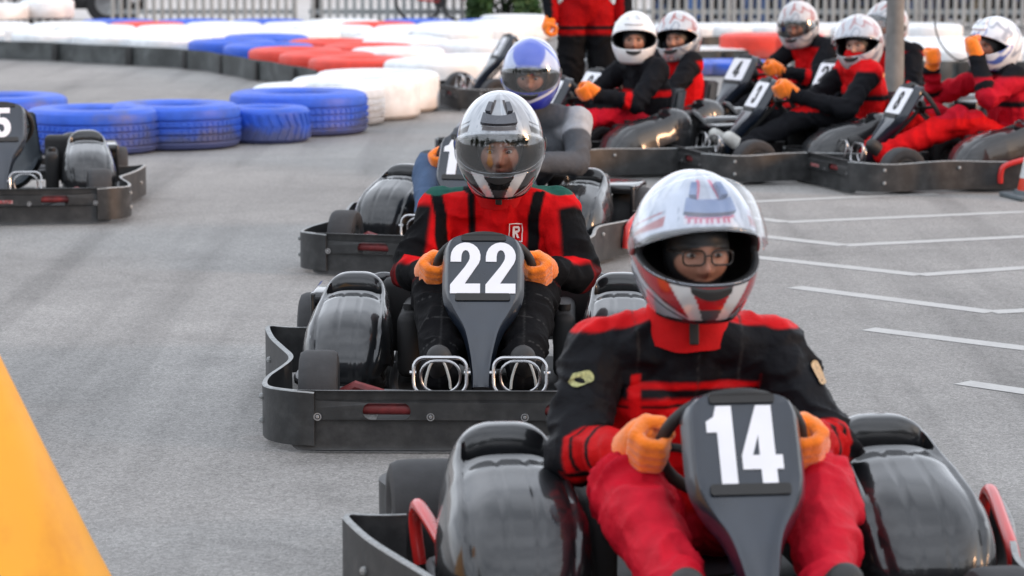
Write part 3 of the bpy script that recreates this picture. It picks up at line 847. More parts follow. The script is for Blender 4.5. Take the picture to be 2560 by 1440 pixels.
    if gloves:
        for s, S in ((1, 'L'), (-1, 'R')):
            hp = V('hand'+S); wr = V('wri'+S)
            ax, pd = (hand_axes or {}).get(S, ((0, .55, .83), (s*.75, -.6, .25)))
            add_glove(root, hp, pd, ax, wr, .0045 if res > .8 else .008, J.get('hs', 1.12))
    for s, S in ((1, 'L'), (-1, 'R')):
        an = V('ank'+S); to = V('toe'+S); d = (to-an).normalized(); g = MB(); g.mi = 0
        heel = an - d*.03 + Vector((0, 0, -.0)) ; 
        g.capsule(an + Vector((0, 0, .0)), an + d*.10, .044, .042); g.capsule(an + d*.10, to, .042, .034)
        g2 = remesh(g, .008, 2); gg = MB(); gg.v = [tuple(v.co) for v in g2.vertices]; gg.f = [tuple(p.vertices) for p in g2.polygons]; gg.m = [0]*len(gg.f)
        gg.build('shoe', m_shoe if shoes == 'black' else m_sole, root, ang=180)
    return root

m_colr = M('red_collar_fabric', srgb(205, 24, 28), .75, var=.12, scale=20, bump=.6, bscale=40, spec=.2, bdist=.005)
# suit colour schemes ------------------------------------------------
RED = np.array(srgb(206, 20, 25)); BLK = np.array((.006, .006, .007)); CRM = np.array(srgb(192, 24, 44)); DRK = np.array((.009, .0095, .012)); GRN = np.array((.02, .09, .07)); GRY = np.array((.085, .09, .10)); LGR = np.array((.38, .39, .41)); JEAN = np.array((.045, .07, .12)); WHT = np.array((.7, .7, .72))
def mixc(c, col, k):
    k = np.clip(k, 0, 1)[:, None]; return c*(1-k) + col*k
def band(x, c, hw, e=.004): return sstep(c-hw-e, c-hw+e, x)*(1-sstep(c+hw-e, c+hw+e, x))
def isb(bn, *names):
    return np.isin(bn, names)
ARMS = ('uarmL', 'uarmR', 'farmL', 'farmR'); LEGS = ('thighL', 'thighR', 'shinL', 'shinR', 'pelvL', 'pelvR')
def near(D, names, e=.004):      # soft 1 where these bones are the nearest
    a = np.min([D[k] for k in names], axis=0); b = np.min([D[k] for k in D if k not in names], axis=0)
    return sstep(-e, e, b-a)
def scheme22(P, bn, t, D, T, J):
    c = np.tile(RED, (len(P), 1)); x, y, z = P[:, 0], P[:, 1], P[:, 2]
    c = mixc(c, BLK, near(D, LEGS)*(z < .45))
    c = mixc(c, BLK, band(x, .052-.05*(z-.6)*0, .012)*(y > -.2)*(z > .35))                   # front zip placket
    for s, S in ((1, 'L'), (-1, 'R')):
        xx = x*s; cur = .150 + .55*(.60-z)**2*1.2 - .26*np.clip(z-.62, 0, 1)*-.6 - .18*np.clip(.56-z, 0, 1)
        c = mixc(c, BLK, band(xx, cur+.006, .021)*(z < .70)*(z > .40)*(1-near(D, ('farm'+S,))))
        fa = near(D, ('farm'+S,)); ua = near(D, ('uarm'+S,))
        c = mixc(c, BLK, fa*(1-sstep(.015, .035, z-np.interp(T['farm'+S], [0, 1], [J['elb'+S][2], J['wri'+S][2]])-.012)))
        c = mixc(c, BLK, fa*sstep(.62, .68, T['farm'+S]))
        c = mixc(c, BLK, ua*sstep(J['elb'+S][0]*s-.075, J['elb'+S][0]*s-.055, xx-.12*(.55-z)))
        zt_ = (J['neck'][2]-.045)+(J['sho'+S][2]-J['neck'][2]+.043)*T['trap'+S]
        c = mixc(c, GRN, sstep(.056, .060, z-zt_)*near(D, ('trap'+S, 'uarm'+S, 'clav'+S), .006)*(xx > .05))
    for L_ in ('shinL', 'shinR', 'thighL', 'thighR'):
        c = mixc(c, c*0+.06, near(D, (L_,))*(band(np.mod(T[L_]*4.2, 1), .5, .010, .006) + band(x-(.135 if L_[-1] == 'L' else -.135), 0, .0014, .001))*.7)
    c = mixc(c, BLK, near(D, ('headneck',)) )
    c = mixc(c, BLK, band(z, .715, .018)*(np.hypot(x, y+.1) < .085))
    return c
def scheme14(P, bn, t, D, T, J):
    c = np.tile(DRK, (len(P), 1)); x, y, z = P[:, 0], P[:, 1], P[:, 2]
    tor = near(D, ('torso', 'sideL', 'sideR', 'clavL', 'clavR', 'trapL', 'trapR', 'neck'), .012)
    c = mixc(c, RED, tor*(1-sstep(.510, .522, z)))
    c = mixc(c, RED, tor*band(z, .548, .008)*(np.abs(x) < .16)); 
    c = mixc(c, BLK, tor*band(z, .500, .004, .002)*(y > -.2))
    c = mixc(c, RED, band(np.abs(x), .155, .012)*(z < .575)*(z > .40)*tor*(y > -.25))
    for s, S in ((1, 'L'), (-1, 'R')):
        fa = near(D, ('farm'+S,), .008); tf = T['farm'+S]
        c = mixc(c, RED*.8, fa*sstep(.16, .20, tf)); c = mixc(c, BLK, fa*band(tf, .60, .03, .01)); c = mixc(c, BLK, fa*band(tf, .30, .025, .01))
        a = np.array(J['elb'+S]); c = mixc(c, RED, fa*(z < a[2]-.02)*sstep(.05, .1, tf)); c = mixc(c, BLK, fa*band(z, a[2]-.028, .007, .003)*(tf < .5))
        xx = x*s
        zt_ = (J['neck'][2]-.045)+(J['sho'+S][2]-J['neck'][2]+.043)*T['trap'+S]
        c = mixc(c, RED, sstep(.050, .056, z-zt_)*near(D, ('trap'+S, 'uarm'+S, 'clav'+S), .006)*(xx > .04)*(T['uarm'+S] < .35))
    c = mixc(c, c*0+.035, tor*band(x, .012, .0022, .0015)*(y > -.2)*(z > .52))
    c = mixc(c, c*0+.035, tor*band(np.abs(x-.03), .115+.05*(z-.5), .002, .0015)*(z > .56))
    col = near(D, ('neck', 'headneck'), .01)*sstep(.688, .70, z-.25*np.abs(x)+ .12*np.clip(y+.02, -1, 0))
    c = mixc(c, RED, col); c = mixc(c, BLK, band(x, 0, .006, .003)*(y > -.1)*(z > .6))
    c = mixc(c, BLK, near(D, ('headneck',))*(z > .765))
    c = mixc(c, CRM, near(D, LEGS, .012))
    return c
def scheme_grey(P, bn, t, D, T, J):
    c = np.tile(GRY, (len(P), 1)); x, y, z = P[:, 0], P[:, 1], P[:, 2]
    for s, S in ((1, 'L'), (-1, 'R')):
        c = mixc(c, LGR, near(D, ('uarm'+S, 'clav'+S), .01)*sstep(.05, .1, D['torso'])*(1-sstep(.34, .40, T['uarm'+S]))*(x*s > .15))
    c = mixc(c, JEAN*1.6, near(D, LEGS)*(z < .5)); c = mixc(c, BLK, near(D, ('headneck',)))
    return c
def gen_scheme(body, arm, leg, shoulder, band_c, cuff=None):
    body, arm, leg, shoulder, band_c = map(np.array, (body, arm, leg, shoulder, band_c))
    def f(P, bn, t, D, T, J):
        c = np.tile(body, (len(P), 1)); x, y, z = P[:, 0], P[:, 1], P[:, 2]; sz = J['shoL'][2]
        c = mixc(c, arm, near(D, ARMS)); c = mixc(c, leg, near(D, LEGS)*(z < J['pelvis'][2]+.2))
        c = mixc(c, shoulder, sstep(sz+.0, sz+.02, z)*(1-near(D, ('headneck',))))
        c = mixc(c, band_c, band(z, sz-.16, .02)*near(D, ('torso', 'sideL', 'sideR')))
        c = mixc(c, band_c, band(T['farmL'], .25, .08)*near(D, ('farmL',))); c = mixc(c, band_c, band(T['farmR'], .25, .08)*near(D, ('farmR',)))
        c = mixc(c, BLK, near(D, ('headneck',)))
        return c
    return f
# helmet colour schemes ------------------------------------------------
def hs_graphic(base, dark, side, chin, top=None, mark=None):
    base, dark, side, chin = map(np.array, (base, dark, side, chin))
    def f(az, z, P):
        n = len(az); a = np.abs(az); c = np.tile(base, (n, 1)); deg = np.degrees(a)
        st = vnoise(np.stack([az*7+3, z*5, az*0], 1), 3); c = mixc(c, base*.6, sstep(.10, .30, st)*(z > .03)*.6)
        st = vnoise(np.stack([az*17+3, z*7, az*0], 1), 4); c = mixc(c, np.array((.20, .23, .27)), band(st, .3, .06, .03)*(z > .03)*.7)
        if mark is not None:   # swept line round the crown vent and two prongs
            mk = np.array(mark); w_ = 14+150*np.clip(.125-z, 0, .06)
            c = mixc(c, mk, sstep(-5, -3, -np.abs(deg-w_)+0*z)*(z > .062)*(z < .135)*(np.cos(az) > 0))
            c = mixc(c, mk, band(z, .060, .007, .002)*(deg < 25))
        fl = z - (.052 - .0011*(deg-48)); c = mixc(c, side*.7+.02, band(fl, 0, .011-.00016*(deg-48), .003)*(deg > 48)*(deg < 112)); c = mixc(c, side*.7+.02, band(fl, .022, .0022, .0015)*(deg > 52)*(deg < 120))
        if top is not None: c = mixc(c, np.array(top), (deg < 24)*(z > .066)*(z < .10)*1.0); 
        if top is not None: c = mixc(c, np.array((.62, .58, .62)), band(z, .056, .006, .001)*(deg < 27)*(np.sin(az*60) > 0))
        zbv = np.array([zb(q) for q in az]); ztv = np.array([zt(q) for q in az])
        low = (z < zbv)*1.0; h = zbv - z                      # height below the port
        dc = 31-15*np.clip(h, 0, .1)/.09; hw_ = 9.5-2*np.clip(h, 0, .1)/.09      # pale blades beside the chin
        c = mixc(c, side, low*sstep(0, 1.5, deg-dc-hw_)*(deg < 92)*sstep(0, .002, .074-.050*(deg-36)/50-h))
        c = mixc(c, dark, low*(deg > dc+hw_)*(deg < 100)*band(h, .068-.046*(deg-36)/50, .002, .0012))
        c = mixc(c, dark, low*(deg > dc+hw_)*(deg < 110)*band(h, .082-.030*(deg-36)/50, .0025, .0012))
        c = mixc(c, np.array((.74, .74, .74)), low*sstep(-1, .5, hw_-np.abs(deg-dc))*(h < .094))
        c = mixc(c, chin, low*(deg < dc-hw_)*(h < .058)*1.0); c = mixc(c, dark*2+.05, low*(deg < dc-hw_)*(h >= .058))
        c = mixc(c, dark, low*(h < .007)); c = mixc(c, dark, (z > ztv-.001)*(z < ztv+.007)*(deg < 93)); c = mixc(c, dark, (z < ztv+.010)*(z > zbv-.006)*(deg > 66)*(deg < 94)); c = mixc(c, dark+.10, (z < .012)*(z > -.055)*(deg > 94)*(deg < 150)); c = mixc(c, dark, (z < -.162)*1.0)  # shell behind the visor sides coloured dark, as painted shade of the helmet interior
        return c
    return f
SIL = (.42, .44, .47)
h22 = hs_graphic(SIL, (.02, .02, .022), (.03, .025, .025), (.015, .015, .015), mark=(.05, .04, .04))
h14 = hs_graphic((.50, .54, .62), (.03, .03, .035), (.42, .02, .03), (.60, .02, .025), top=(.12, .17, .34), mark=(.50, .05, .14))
def hs_plain(base, second, third):
    base, second, third = map(np.array, (base, second, third))
    def f(az, z, P):
        c = np.tile(base, (len(az), 1)); k = vnoise(np.stack([az*2.3+z*14, z*11-az, az*0+.5], 1), 11)
        c = mixc(c, second, band(k, .30, .10, .03)); c = mixc(c, third, band(k, -.25, .07, .03))
        c = mixc(c, second*.5, (z < -.160)*1.0); return c
    return f
def hs_blue(az, z, P):
    c = np.tile(np.array((.42, .48, .66)), (len(az), 1)); a = np.abs(az)
    c = mixc(c, np.array((.06, .11, .52)), sstep(0, .02, .135-np.abs(z-.12)*1.0-.13*a/R(90)*1.4)*(a < R(75))*(z > .040))
    c = mixc(c, np.array((.06, .11, .52)), band(np.sin(a*4.1+z*22), .6, .34, .05)*(z > .0))
    c = mixc(c, np.array((.02, .03, .38)), (z < -.07)*1.0); c = mixc(c, np.array((.6, .62, .7)), band(z, -.128+.05*a, .008, .003)*(a < R(90)))
    return c

def joints(lean=0.0, head=(0, .02, .875), hands=((.156, .25, .468), (-.162, .25, .468)), elb=((.265, .0, .43), (-.315, .0, .43)), sho=.185, shz=.635, knee=((.155, .14, .42), (-.155, .14, .42)), ank=((.130, .57, .19), (-.130, .57, .19)), y0=-.12, toez=.245, chest_z=.52, dx=0):
    J = {'pelvis': (0, -.34, .21), 'chest': (dx, y0-.06, chest_z), 'neck': (dx, y0+.03, shz+.075), 'head': head}
    for i, (s, S) in enumerate(((1, 'L'), (-1, 'R'))):
        J['sho'+S] = (s*sho+dx, y0, shz); J['elb'+S] = elb[i]; J['hand'+S] = hands[i]
        e = Vector(elb[i]); h = Vector(hands[i]); back = h + (e-h).normalized()*.095
        J['wri'+S] = tuple(back); J['hip'+S] = (s*.10, -.30, .19); J['kne'+S] = knee[i]; J['ank'+S] = ank[i]; J['toe'+S] = (ank[i][0]*1.02, ank[i][1]+.075, toez)
    return J

# ------------------------------------------------------------------ painted tyres
def tyre_paint(name, col, dirt=(.09, .085, .08), amt=.45):
    m = bpy.data.materials.new(name); m.use_nodes = True; t = m.node_tree; b = t.nodes['Principled BSDF']
    tcn = node(t, 'ShaderNodeTexCoord'); geo = node(t, 'ShaderNodeNewGeometry'); sp = node(t, 'ShaderNodeSeparateXYZ'); t.links.new(tcn.outputs['Object'], sp.inputs[0])
    oi = node(t, 'ShaderNodeObjectInfo'); ad = node(t, 'ShaderNodeVectorMath', operation='ADD'); sc_ = node(t, 'ShaderNodeVectorMath', operation='SCALE'); sc_.inputs['Scale'].default_value = 40
    cb = node(t, 'ShaderNodeCombineXYZ'); t.links.new(oi.outputs['Random'], cb.inputs[0]); t.links.new(oi.outputs['Random'], cb.inputs[1]); t.links.new(cb.outputs[0], sc_.inputs[0])
    t.links.new(tcn.outputs['Object'], ad.inputs[0]); t.links.new(sc_.outputs[0], ad.inputs[1])
    n = node(t, 'ShaderNodeTexNoise'); n.inputs['Scale'].default_value = 3.5; n.inputs['Detail'].default_value = 9; n.inputs['Roughness'].default_value = .68; t.links.new(ad.outputs[0], n.inputs['Vector'])
    mr = node(t, 'ShaderNodeMapRange'); mr.inputs['From Min'].default_value = 0; mr.inputs['From Max'].default_value = .17; mr.inputs['To Min'].default_value = .30; mr.inputs['To Max'].default_value = -.06; t.links.new(sp.outputs['Z'], mr.inputs['Value'])
    a = node(t, 'ShaderNodeMath', operation='ADD'); t.links.new(n.outputs['Fac'], a.inputs[0]); t.links.new(mr.outputs[0], a.inputs[1])
    r = node(t, 'ShaderNodeValToRGB'); r.color_ramp.elements[0].position = .47; r.color_ramp.elements[1].position = .66; r.color_ramp.elements[0].color = (*col, 1)
    r.color_ramp.elements[1].color = (*[c*(1-amt)+d*amt for c, d in zip(col, dirt)], 1); t.links.new(a.outputs[0], r.inputs['Fac'])
    n2 = node(t, 'ShaderNodeTexNoise'); n2.inputs['Scale'].default_value = 14; n2.inputs['Detail'].default_value = 6; t.links.new(ad.outputs[0], n2.inputs['Vector'])
    m2 = node(t, 'ShaderNodeMapRange'); m2.inputs['From Min'].default_value = .3; m2.inputs['From Max'].default_value = .7; m2.inputs['To Min'].default_value = .86; m2.inputs['To Max'].default_value = 1.1; t.links.new(n2.outputs['Fac'], m2.inputs['Value'])
    mu = node(t, 'ShaderNodeMix', data_type='RGBA', blend_type='MULTIPLY'); mu.inputs['Factor'].default_value = 1; t.links.new(r.outputs[0], mu.inputs['A']); t.links.new(m2.outputs[0], mu.inputs['B'])
    t.links.new(mu.outputs['Result'], b.inputs['Base Color']); b.inputs['Roughness'].default_value = .5
    bp = node(t, 'ShaderNodeBump'); bp.inputs['Strength'].default_value = .35; bp.inputs['Distance'].default_value = .008; t.links.new(n2.outputs['Fac'], bp.inputs['Height']); t.links.new(bp.outputs[0], b.inputs['Normal'])
    return m
PAINT = {'blue': tyre_paint('blue_tyre_paint', srgb(42, 92, 205), amt=.72), 'white': tyre_paint('white_tyre_paint', (.78, .81, .83), (.46, .40, .36), .6), 'red': tyre_paint('red_tyre_paint', srgb(222, 62, 45), amt=.5), 'dred': tyre_paint('dark_red_tyre_paint', srgb(140, 30, 34))}
def tyre_mesh(Rr, Hh, kind, seg=72):
    def fn():
        g = MB(); pr = [(.54, .08), (.58, .035), (.74, .0), (.90, .015), (.965, .07)]
        if kind == 'rib':
            for z in (.20, .36, .52, .68): pr += [(.985, z-.06), (.994, z-.045), (.990, z-.022), (.945, z-.016), (.945, z+.016), (.990, z+.022)]
            pr += [(.995, .80)]
        else: pr += [(.992, .12), (.992, .3), (.992, .5), (.992, .7), (.992, .84)]
        pr += [(.975, .90), (.93, .955), (.87, .985), (.80, .975), (.72, 1.0), (.60, .965), (.55, .92), (.53, .84), (.62, .78), (.80, .76), (.80, .2), (.62, .18), (.53, .14)]
        g.lathe([(r*Rr, z*Hh) for r, z in pr], seg, closed=True)
        if kind == 'rib':
            for z in (.28, .44, .60):
                for k in range(64):
                    a = 2*math.pi*k/64; rot = Matrix.Rotation(a, 3, 'Z'); g.box(rot @ Vector((Rr*.99, 0, z*Hh)), (.012, .02, Hh*.09), rot)
        if kind == 'lug':
            for k in range(30):
                a0 = 2*math.pi*k/30
                for s in (0, 1):
                    rows = []
                    for q in np.linspace(0, 1, 6):
                        z = (.12+.36*q) if s == 0 else (.50+.34*q); aa = a0 + (.13*q if s == 0 else .13-.13*q); row = []
                        for da, rr in ((-.045, .985), (-.04, 1.02), (.04, 1.02), (.045, .985)):
                            row.append((Rr*rr*math.cos(aa+da), Rr*rr*math.sin(aa+da), z*Hh))
                        rows.append(row)
                    g.grid(rows)
                    b = len(g.v)-24; g.f += [(b, b+1, b+2, b+3), (b+23, b+22, b+21, b+20)]; g.m += [0, 0]
        me = g.mesh('tyre'); return me
    return cached(('tyre', round(Rr, 2), round(Hh, 2), kind), fn)
def tyre(x, y, Rr, Hh, color, label, group, kind='rib', z=0, rz=None, name='painted_tyre'):
    me = tyre_mesh(Rr, Hh, kind); key = ('tyrec', round(Rr, 2), round(Hh, 2), kind, color)
    me2 = cached(key, lambda: me.copy()); 
    if len(me2.materials) == 0:
        me2.materials.append(PAINT[color]); me2.polygons.foreach_set('use_smooth', [True]*len(me2.polygons)); sharp(me2, 28)
    o = bpy.data.objects.new(name, me2); C.objects.link(o); o.location = (x, y, z); o.rotation_euler = (0, 0, random.uniform(0, 6) if rz is None else rz)
    return tag(o, label, 'tyre', group)
def tyre_px(cx, yb, wpx, color, label, kind='rib', hh=.30, grp='painted tyres along the inside of the bend', z=0):
    p = gp(cx, yb); s = FPX/p.y*.99; Rr = round(wpx/s/2, 2)
    c = p + Vector((p.x, p.y, 0)).normalized()*Rr
    return tyre(c.x, c.y, Rr, hh, color, label, grp, kind, z)
tyre_px(2, 350, 340, 'blue', 'blue painted tyre half hidden behind the kart numbered 5', 'plain')
tyre_px(234, 393, 340, 'blue', 'large blue ribbed tyre behind the glossy pod of the kart numbered 5', hh=.31)
tyre_px(436, 380, 336, 'blue', 'large blue ribbed tyre left of the small blue tyre with chevron tread', hh=.31)
tyre_px(664, 362, 222, 'blue', 'small low blue tyre with chevron lug tread', 'lug', hh=.255)
tyre_px(748, 345, 356, 'blue', 'widest blue tyre standing tall beside the white tyres', hh=.315)
tyre_px(797, 322, 336, 'white', 'white painted tyre touching the widest blue tyre', hh=.31)
tyre_px(890, 306, 330, 'white', 'scuffed white tyre second from the widest blue tyre', 'plain', hh=.33)
tyre_px(944, 287, 316, 'white', 'scuffed white tyre beside the parked kart in front of the barrier', 'plain', hh=.33)
# main barrier: several rows of tyres behind a black belt
front = [(-330, 146), (-150, 147), (60, 150), (250, 160), (420, 169), (520, 179), (610, 196), (700, 212), (800, 232)]
FP = [gp(a, b) for a, b in front]
pathp = [np.array(p) for p in catmull([p[:] for p in FP], 14)]
def resample(path, step, off, start=0):
    out_ = []; acc = start
    for a, b in zip(path[:-1], path[1:]):
        L = np.linalg.norm(b-a); t = (b-a)/L; n = np.array((-t[1], t[0], 0)); n = n if n[1] > 0 else -n
        while acc < L: out_.append((a+t*acc+n*off, t)); acc += step
        acc -= L
    return out_
PLACED = []
def free(x, y, d=.80): return all((x-a)**2+(y-b)**2 > d*d for a, b in PLACED)
LBL = {'white': 'white painted tyre in the long white run of the far barrier behind the black belt', 'blue': 'blue painted tyre in the blue stretch where the far barrier curves', 'red': 'red painted tyre in the red stretch between blue and white barrier tyres'}
for (off, st) in ((.49, 0), (1.42, .4), (2.35, .1)):
    for i, (p, t) in enumerate(resample(pathp, .93, off, st)):
        px = 1280 + p[0]/p[1]*FPX
        if px < -260 or px > 1010 or (off > 1 and px < 470) or (off < 1 and px > 900): continue
        col = 'white' if px < (520 if off < 1 else 560) else ('blue' if px < (730 if off < 1 else 800) else ('red' if px < 960 else 'white'))
        if off > 2: col = 'white'
        if not free(p[0], p[1]): continue
        PLACED.append((p[0], p[1]))
        tyre(p[0], p[1], .47, .30, col, LBL[col], {'white': 'white tyres of the far barrier', 'blue': 'blue tyres at the barrier curve', 'red': 'red tyres at the barrier curve'}[col], 'plain')
BK = {'blue': 'blue painted tyre in the last row in front of the picket fence', 'white': 'white painted tyre in the straight rows in front of the picket fence', 'red': 'red painted tyre in the rows in front of the picket fence'}
for row, yy in ((0, 32.25), (1, 33.18), (2, 34.1), (3, 35.0)):
    for i in range(10 if row < 3 else 9):
        x = -6.2 + i*.93*.97 + row*.45 if False else -6.3 + i*.935 + (row % 2)*.46
        px = 1280 + x/yy*FPX
        if px > 1290: continue
        col = 'white'
        if row == 2: col = 'red' if (250 < px < 420 or 930 < px < 1120) else 'white'
        if row == 3:
            if px < 150: continue
            col = 'blue' if px < 860 or px > 1000 else 'white'
        if not free(x, yy): continue
        PLACED.append((x, yy)); tyre(x, yy, .47, .30, col, BK[col], {'blue': 'blue tyres of the last row', 'white': 'white tyres of the straight rows', 'red': 'red tyres of the straight rows'}[col], 'plain')
for (px, py, col, lb) in ((1115, 135, 'dred', 'dark red tyre in the gap behind the white barrier tyres'), (1190, 140, 'dred', 'faded dark red tyre beside the marshal'),
                          (1010, 178, 'white', 'white tyre behind the red ones near the kart parked at the barrier'), (1105, 184, 'white', 'white tyre left of the white number panel of the parked kart'), (1200, 188, 'white', 'white tyre right behind the parked kart at the barrier'), (1085, 245, 'white', 'scuffed white tyre just left of the parked kart by the barrier'), (1185, 232, 'white', 'white tyre hidden behind the parked kart by the barrier'),
                          (1270, 120, 'white', 'white tyre left of the marshal legs'), (1350, 120, 'white', 'white tyre close behind the marshal'), (1290, 104, 'white', 'white tyre below the green bush')):
    p = gp(px, py)
    if not free(p.x, p.y+.47, .6): continue
    PLACED.append((p.x, p.y+.47)); tyre(p.x, p.y+.47, .47, .32, col, lb, 'tyres of the middle barrier behind the karts', 'plain', z=.0)
# stacked tyre at far left
p = gp(100, 112); tyre(p.x, p.y+.6, .34, .24, 'white', 'white tyre lying on top of the barrier at the far left', None, 'plain', z=.30)
p = gp(-30, 116); tyre(p.x, p.y+.6, .40, .20, 'white', 'white tyre stacked on the barrier, cut off by the left frame edge', None, 'plain', z=.30)
# right-hand barrier
for i in range(7):
    p = gp(1735+i*98, 127); tyre(p.x, p.y+.48, .47, .30, 'white', 'white painted tyre along the top of the right-hand barrier', 'white tyres of the right barrier', 'plain')
for px, col in ((1905, 'red'), (1975, 'red'), (1740, 'white'), (1830, 'white')):
    p = gp(px, 152); tyre(p.x, p.y+.46, .44, .28 if col == 'red' else .13, col, 'red painted tyre in the lower right barrier beside the pole' if col == 'red' else 'low white tyre beside the red tyres of the right barrier', 'red tyres of the right barrier' if col == 'red' else 'low white tyres of the right barrier', 'plain')
for px in (1735, 1830):
    p = gp(px, 192); tyre(p.x, p.y+.46, .44, .14, 'blue', 'low blue tyre between the parked karts and the right barrier', 'low blue tyres of the right barrier', 'plain')
for r_ in (0, 1, 2):
    for i in range(4):
        p = gp(2280+i*112, 202); tyre(p.x, p.y+.5+r_*.9, .47, .31, 'white', 'white painted tyre behind the black belt right of the pole', 'white tyres right of the pole', 'plain')
# belts
m_belt = M('black_conveyor_belt', (.045, .05, .05), .6, var=.35, scale=5, bump=.3, bscale=30, col2=(.11, .12, .12), c2pos=(.45, .7), c2scale=3)
def belt(pts, z1, label, th=.015):
    g = MB(); P = catmull([tuple(p)[:2] for p in pts], 14); n = len(P); rows = []
    for i, p in enumerate(P):
        t = P[min(i+1, n-1)]-P[max(i-1, 0)]; t /= np.linalg.norm(t); nn = np.array((t[1], -t[0]))
        bulge = .018*math.sin(i*.52)
        a = p+nn*(.012+bulge); b = p+nn*bulge
        rows.append([(a[0], a[1], .005), (a[0], a[1], z1-.01), (a[0], a[1], z1), (b[0], b[1], z1), (b[0], b[1], .005)])
    g.grid(rows, cv=True); o = g.build('barrier_belt', m_belt)
    for i in range(6, n-3, 14):
        gs = MB()
        p = P[i]; t = P[i+1]-P[i-1]; t /= np.linalg.norm(t); nn = np.array((t[1], -t[0])); q = p+nn*.035
        rot = Matrix.Rotation(math.atan2(t[1], t[0]), 3, 'Z'); gs.box((q[0], q[1], z1*.5), (.09, .02, z1*.9), rot, .004)
        gs.build('clamp', m_slot, o)
    return tag(o, label, 'belt')
belt(FP, .205, 'long black rubber belt strapped round the front of the curving far barrier')
belt([gp(1690, 130), gp(1850, 127), gp(2000, 127), gp(2120, 128)], .175, 'black rubber belt under the white tyres of the right-hand barrier')
belt([gp(1690, 158), gp(1780, 156), gp(1870, 155)], .13, 'short grey rubber belt in front of the low white tyres')
belt([gp(2215, 206), gp(2350, 204), gp(2480, 204), gp(2640, 206)], .2, 'black rubber belt behind the driver with raised gloves')

# ------------------------------------------------------------------ fence and things beyond
m_pick = M('weathered_grey_picket', (.33, .35, .35), .6, var=.2, scale=3); m_post = M('dark_fence_post', (.03, .034, .04), .6)
YF = 39.0
def fence_panel(x0, x1, label):
    r = empty('fence_panel', ((x0+x1)/2, YF, 0), 0, label, 'fence', 'picket fence panels behind the barrier')
    g = MB(); n = int((x1-x0)/.115)
    for i in range(n):
        x = x0-(x0+x1)/2+.06+i*(x1-x0-.06)/n; g.box((x, 0, .82), (.055, .022, 1.56), bev=.004)
    g.build('pickets', m_pick, r)
    for z in (.25, 1.3):
        g = MB(); g.box((0, .035, z), (x1-x0, .04, .07)); g.build('rail', m_pick, r)
    g = MB(); g.box(((x1-x0)/2, .02, .85), (.07, .07, 1.7), bev=.006); g.build('post', m_pick, r)
xs = [-8.4, -6.1, -4.0, -2.98]
fence_panel(-9.0, -6.15, 'leftmost grey picket fence panel behind the stacked white tyres'); fence_panel(-5.6, -3.02, 'pale grey picket fence panel left of the dark trunk'); fence_panel(-2.82, -.35, 'pale grey picket fence panel between the dark trunk and the bush')
fence_panel(.25, 3.0, 'grey picket fence panel behind the marshal'); fence_panel(3.02, 5.6, 'grey picket fence panel behind the poles'); fence_panel(5.62, 8.6, 'rightmost grey picket fence panel')
m_pave = M('pale_pavement', (.52, .51, .50), .8, var=.12, scale=2)
g = MB(); g.grid([[(-30, YF+.4, .05), (30, YF+.4, .05)], [(-30, YF+14, .05), (30, YF+14, .05)]], flip=True); g.box((0, YF+.35, .026), (60, .12, .06)); tag(g.build('pavement', m_pave, smooth=False), kind='structure')
m_wall = M('pale_render_wall', (.42, .43, .43), .8, var=.15, scale=1.2)
g = MB(); g.box((0, YF+14.2, 2.2), (60, .3, 4.4)); 
wl = g.build('boundary_wall', m_wall, smooth=False); tag(wl, 'long pale rendered wall beyond the pavement behind the fence', 'wall')
m_leaf = M('bush_leaf', (.035, .085, .02), .6, var=.5, scale=8); m_bark = M('dark_bark', (.035, .03, .027), .9, bump=.6, bscale=20)
def leaf_cloud(c, rad, n, size, seed):
    r_ = np.random.default_rng(seed); g = MB(); k = 0
    while k < n:
        v = r_.normal(size=3); v /= np.linalg.norm(v); v *= r_.random()**.4
        p = np.array(c)+v*np.array(rad)
        if vnoise(np.array([p*3.0]), seed)[0] < -.15 or p[2] < .02: continue
        a = Vector(r_.normal(size=3)).normalized(); b = a.orthogonal().normalized(); a2 = a.cross(b); s = size*(.6+.8*r_.random())
        P0 = Vector(p); g.add([P0-b*s*.5, P0+a2*s*.22, P0+b*s*.5, P0-a2*s*.22], [(0, 1, 2, 3)]); k += 1
    return g
bx = yp(1255, 40, YF-.5)
r = empty('bush', (bx.x, bx.y, 0), 0, 'green leafy bush growing in the gap of the fence left of the marshal', 'bush')
(lambda a, b: (a.add(b.v, b.f), a)[1])(leaf_cloud((-.12, 0, .42), (.44, .30, .50), 5000, .085, 3), leaf_cloud((.2, .05, .30), (.34, .28, .40), 3500, .08, 8)).build('foliage', m_leaf, r, smooth=False, fix=False)
g = MB(); [g.tube(catmull([(0, 0, 0), (math.sin(a)*.1, math.cos(a)*.1, .3), (math.sin(a)*.3, math.cos(a)*.2, .8)], 4), .012, 6) for a in (0, 2, 4)]; g.build('stem', m_bark, r)
tx = yp(785, 60, YF-.2)
r = empty('tree', (tx.x, YF+.3, 0), 0, 'dark slim tree trunk rising through the fence left of the bicycle', 'tree')
g = MB(); g.tube(catmull([(0, 0, -.05), (.01, 0, .5), (-.02, .02, 1.6), (.05, 0, 3.0)], 6), [.10-.0025*i for i in range(19)], 14); tk = g.build('trunk', m_bark, r)
leaf_cloud((0, 0, 4.0), (1.5, 1.3, 1.4), 5000, .14, 5).build('crown', m_leaf, r, smooth=False, fix=False)
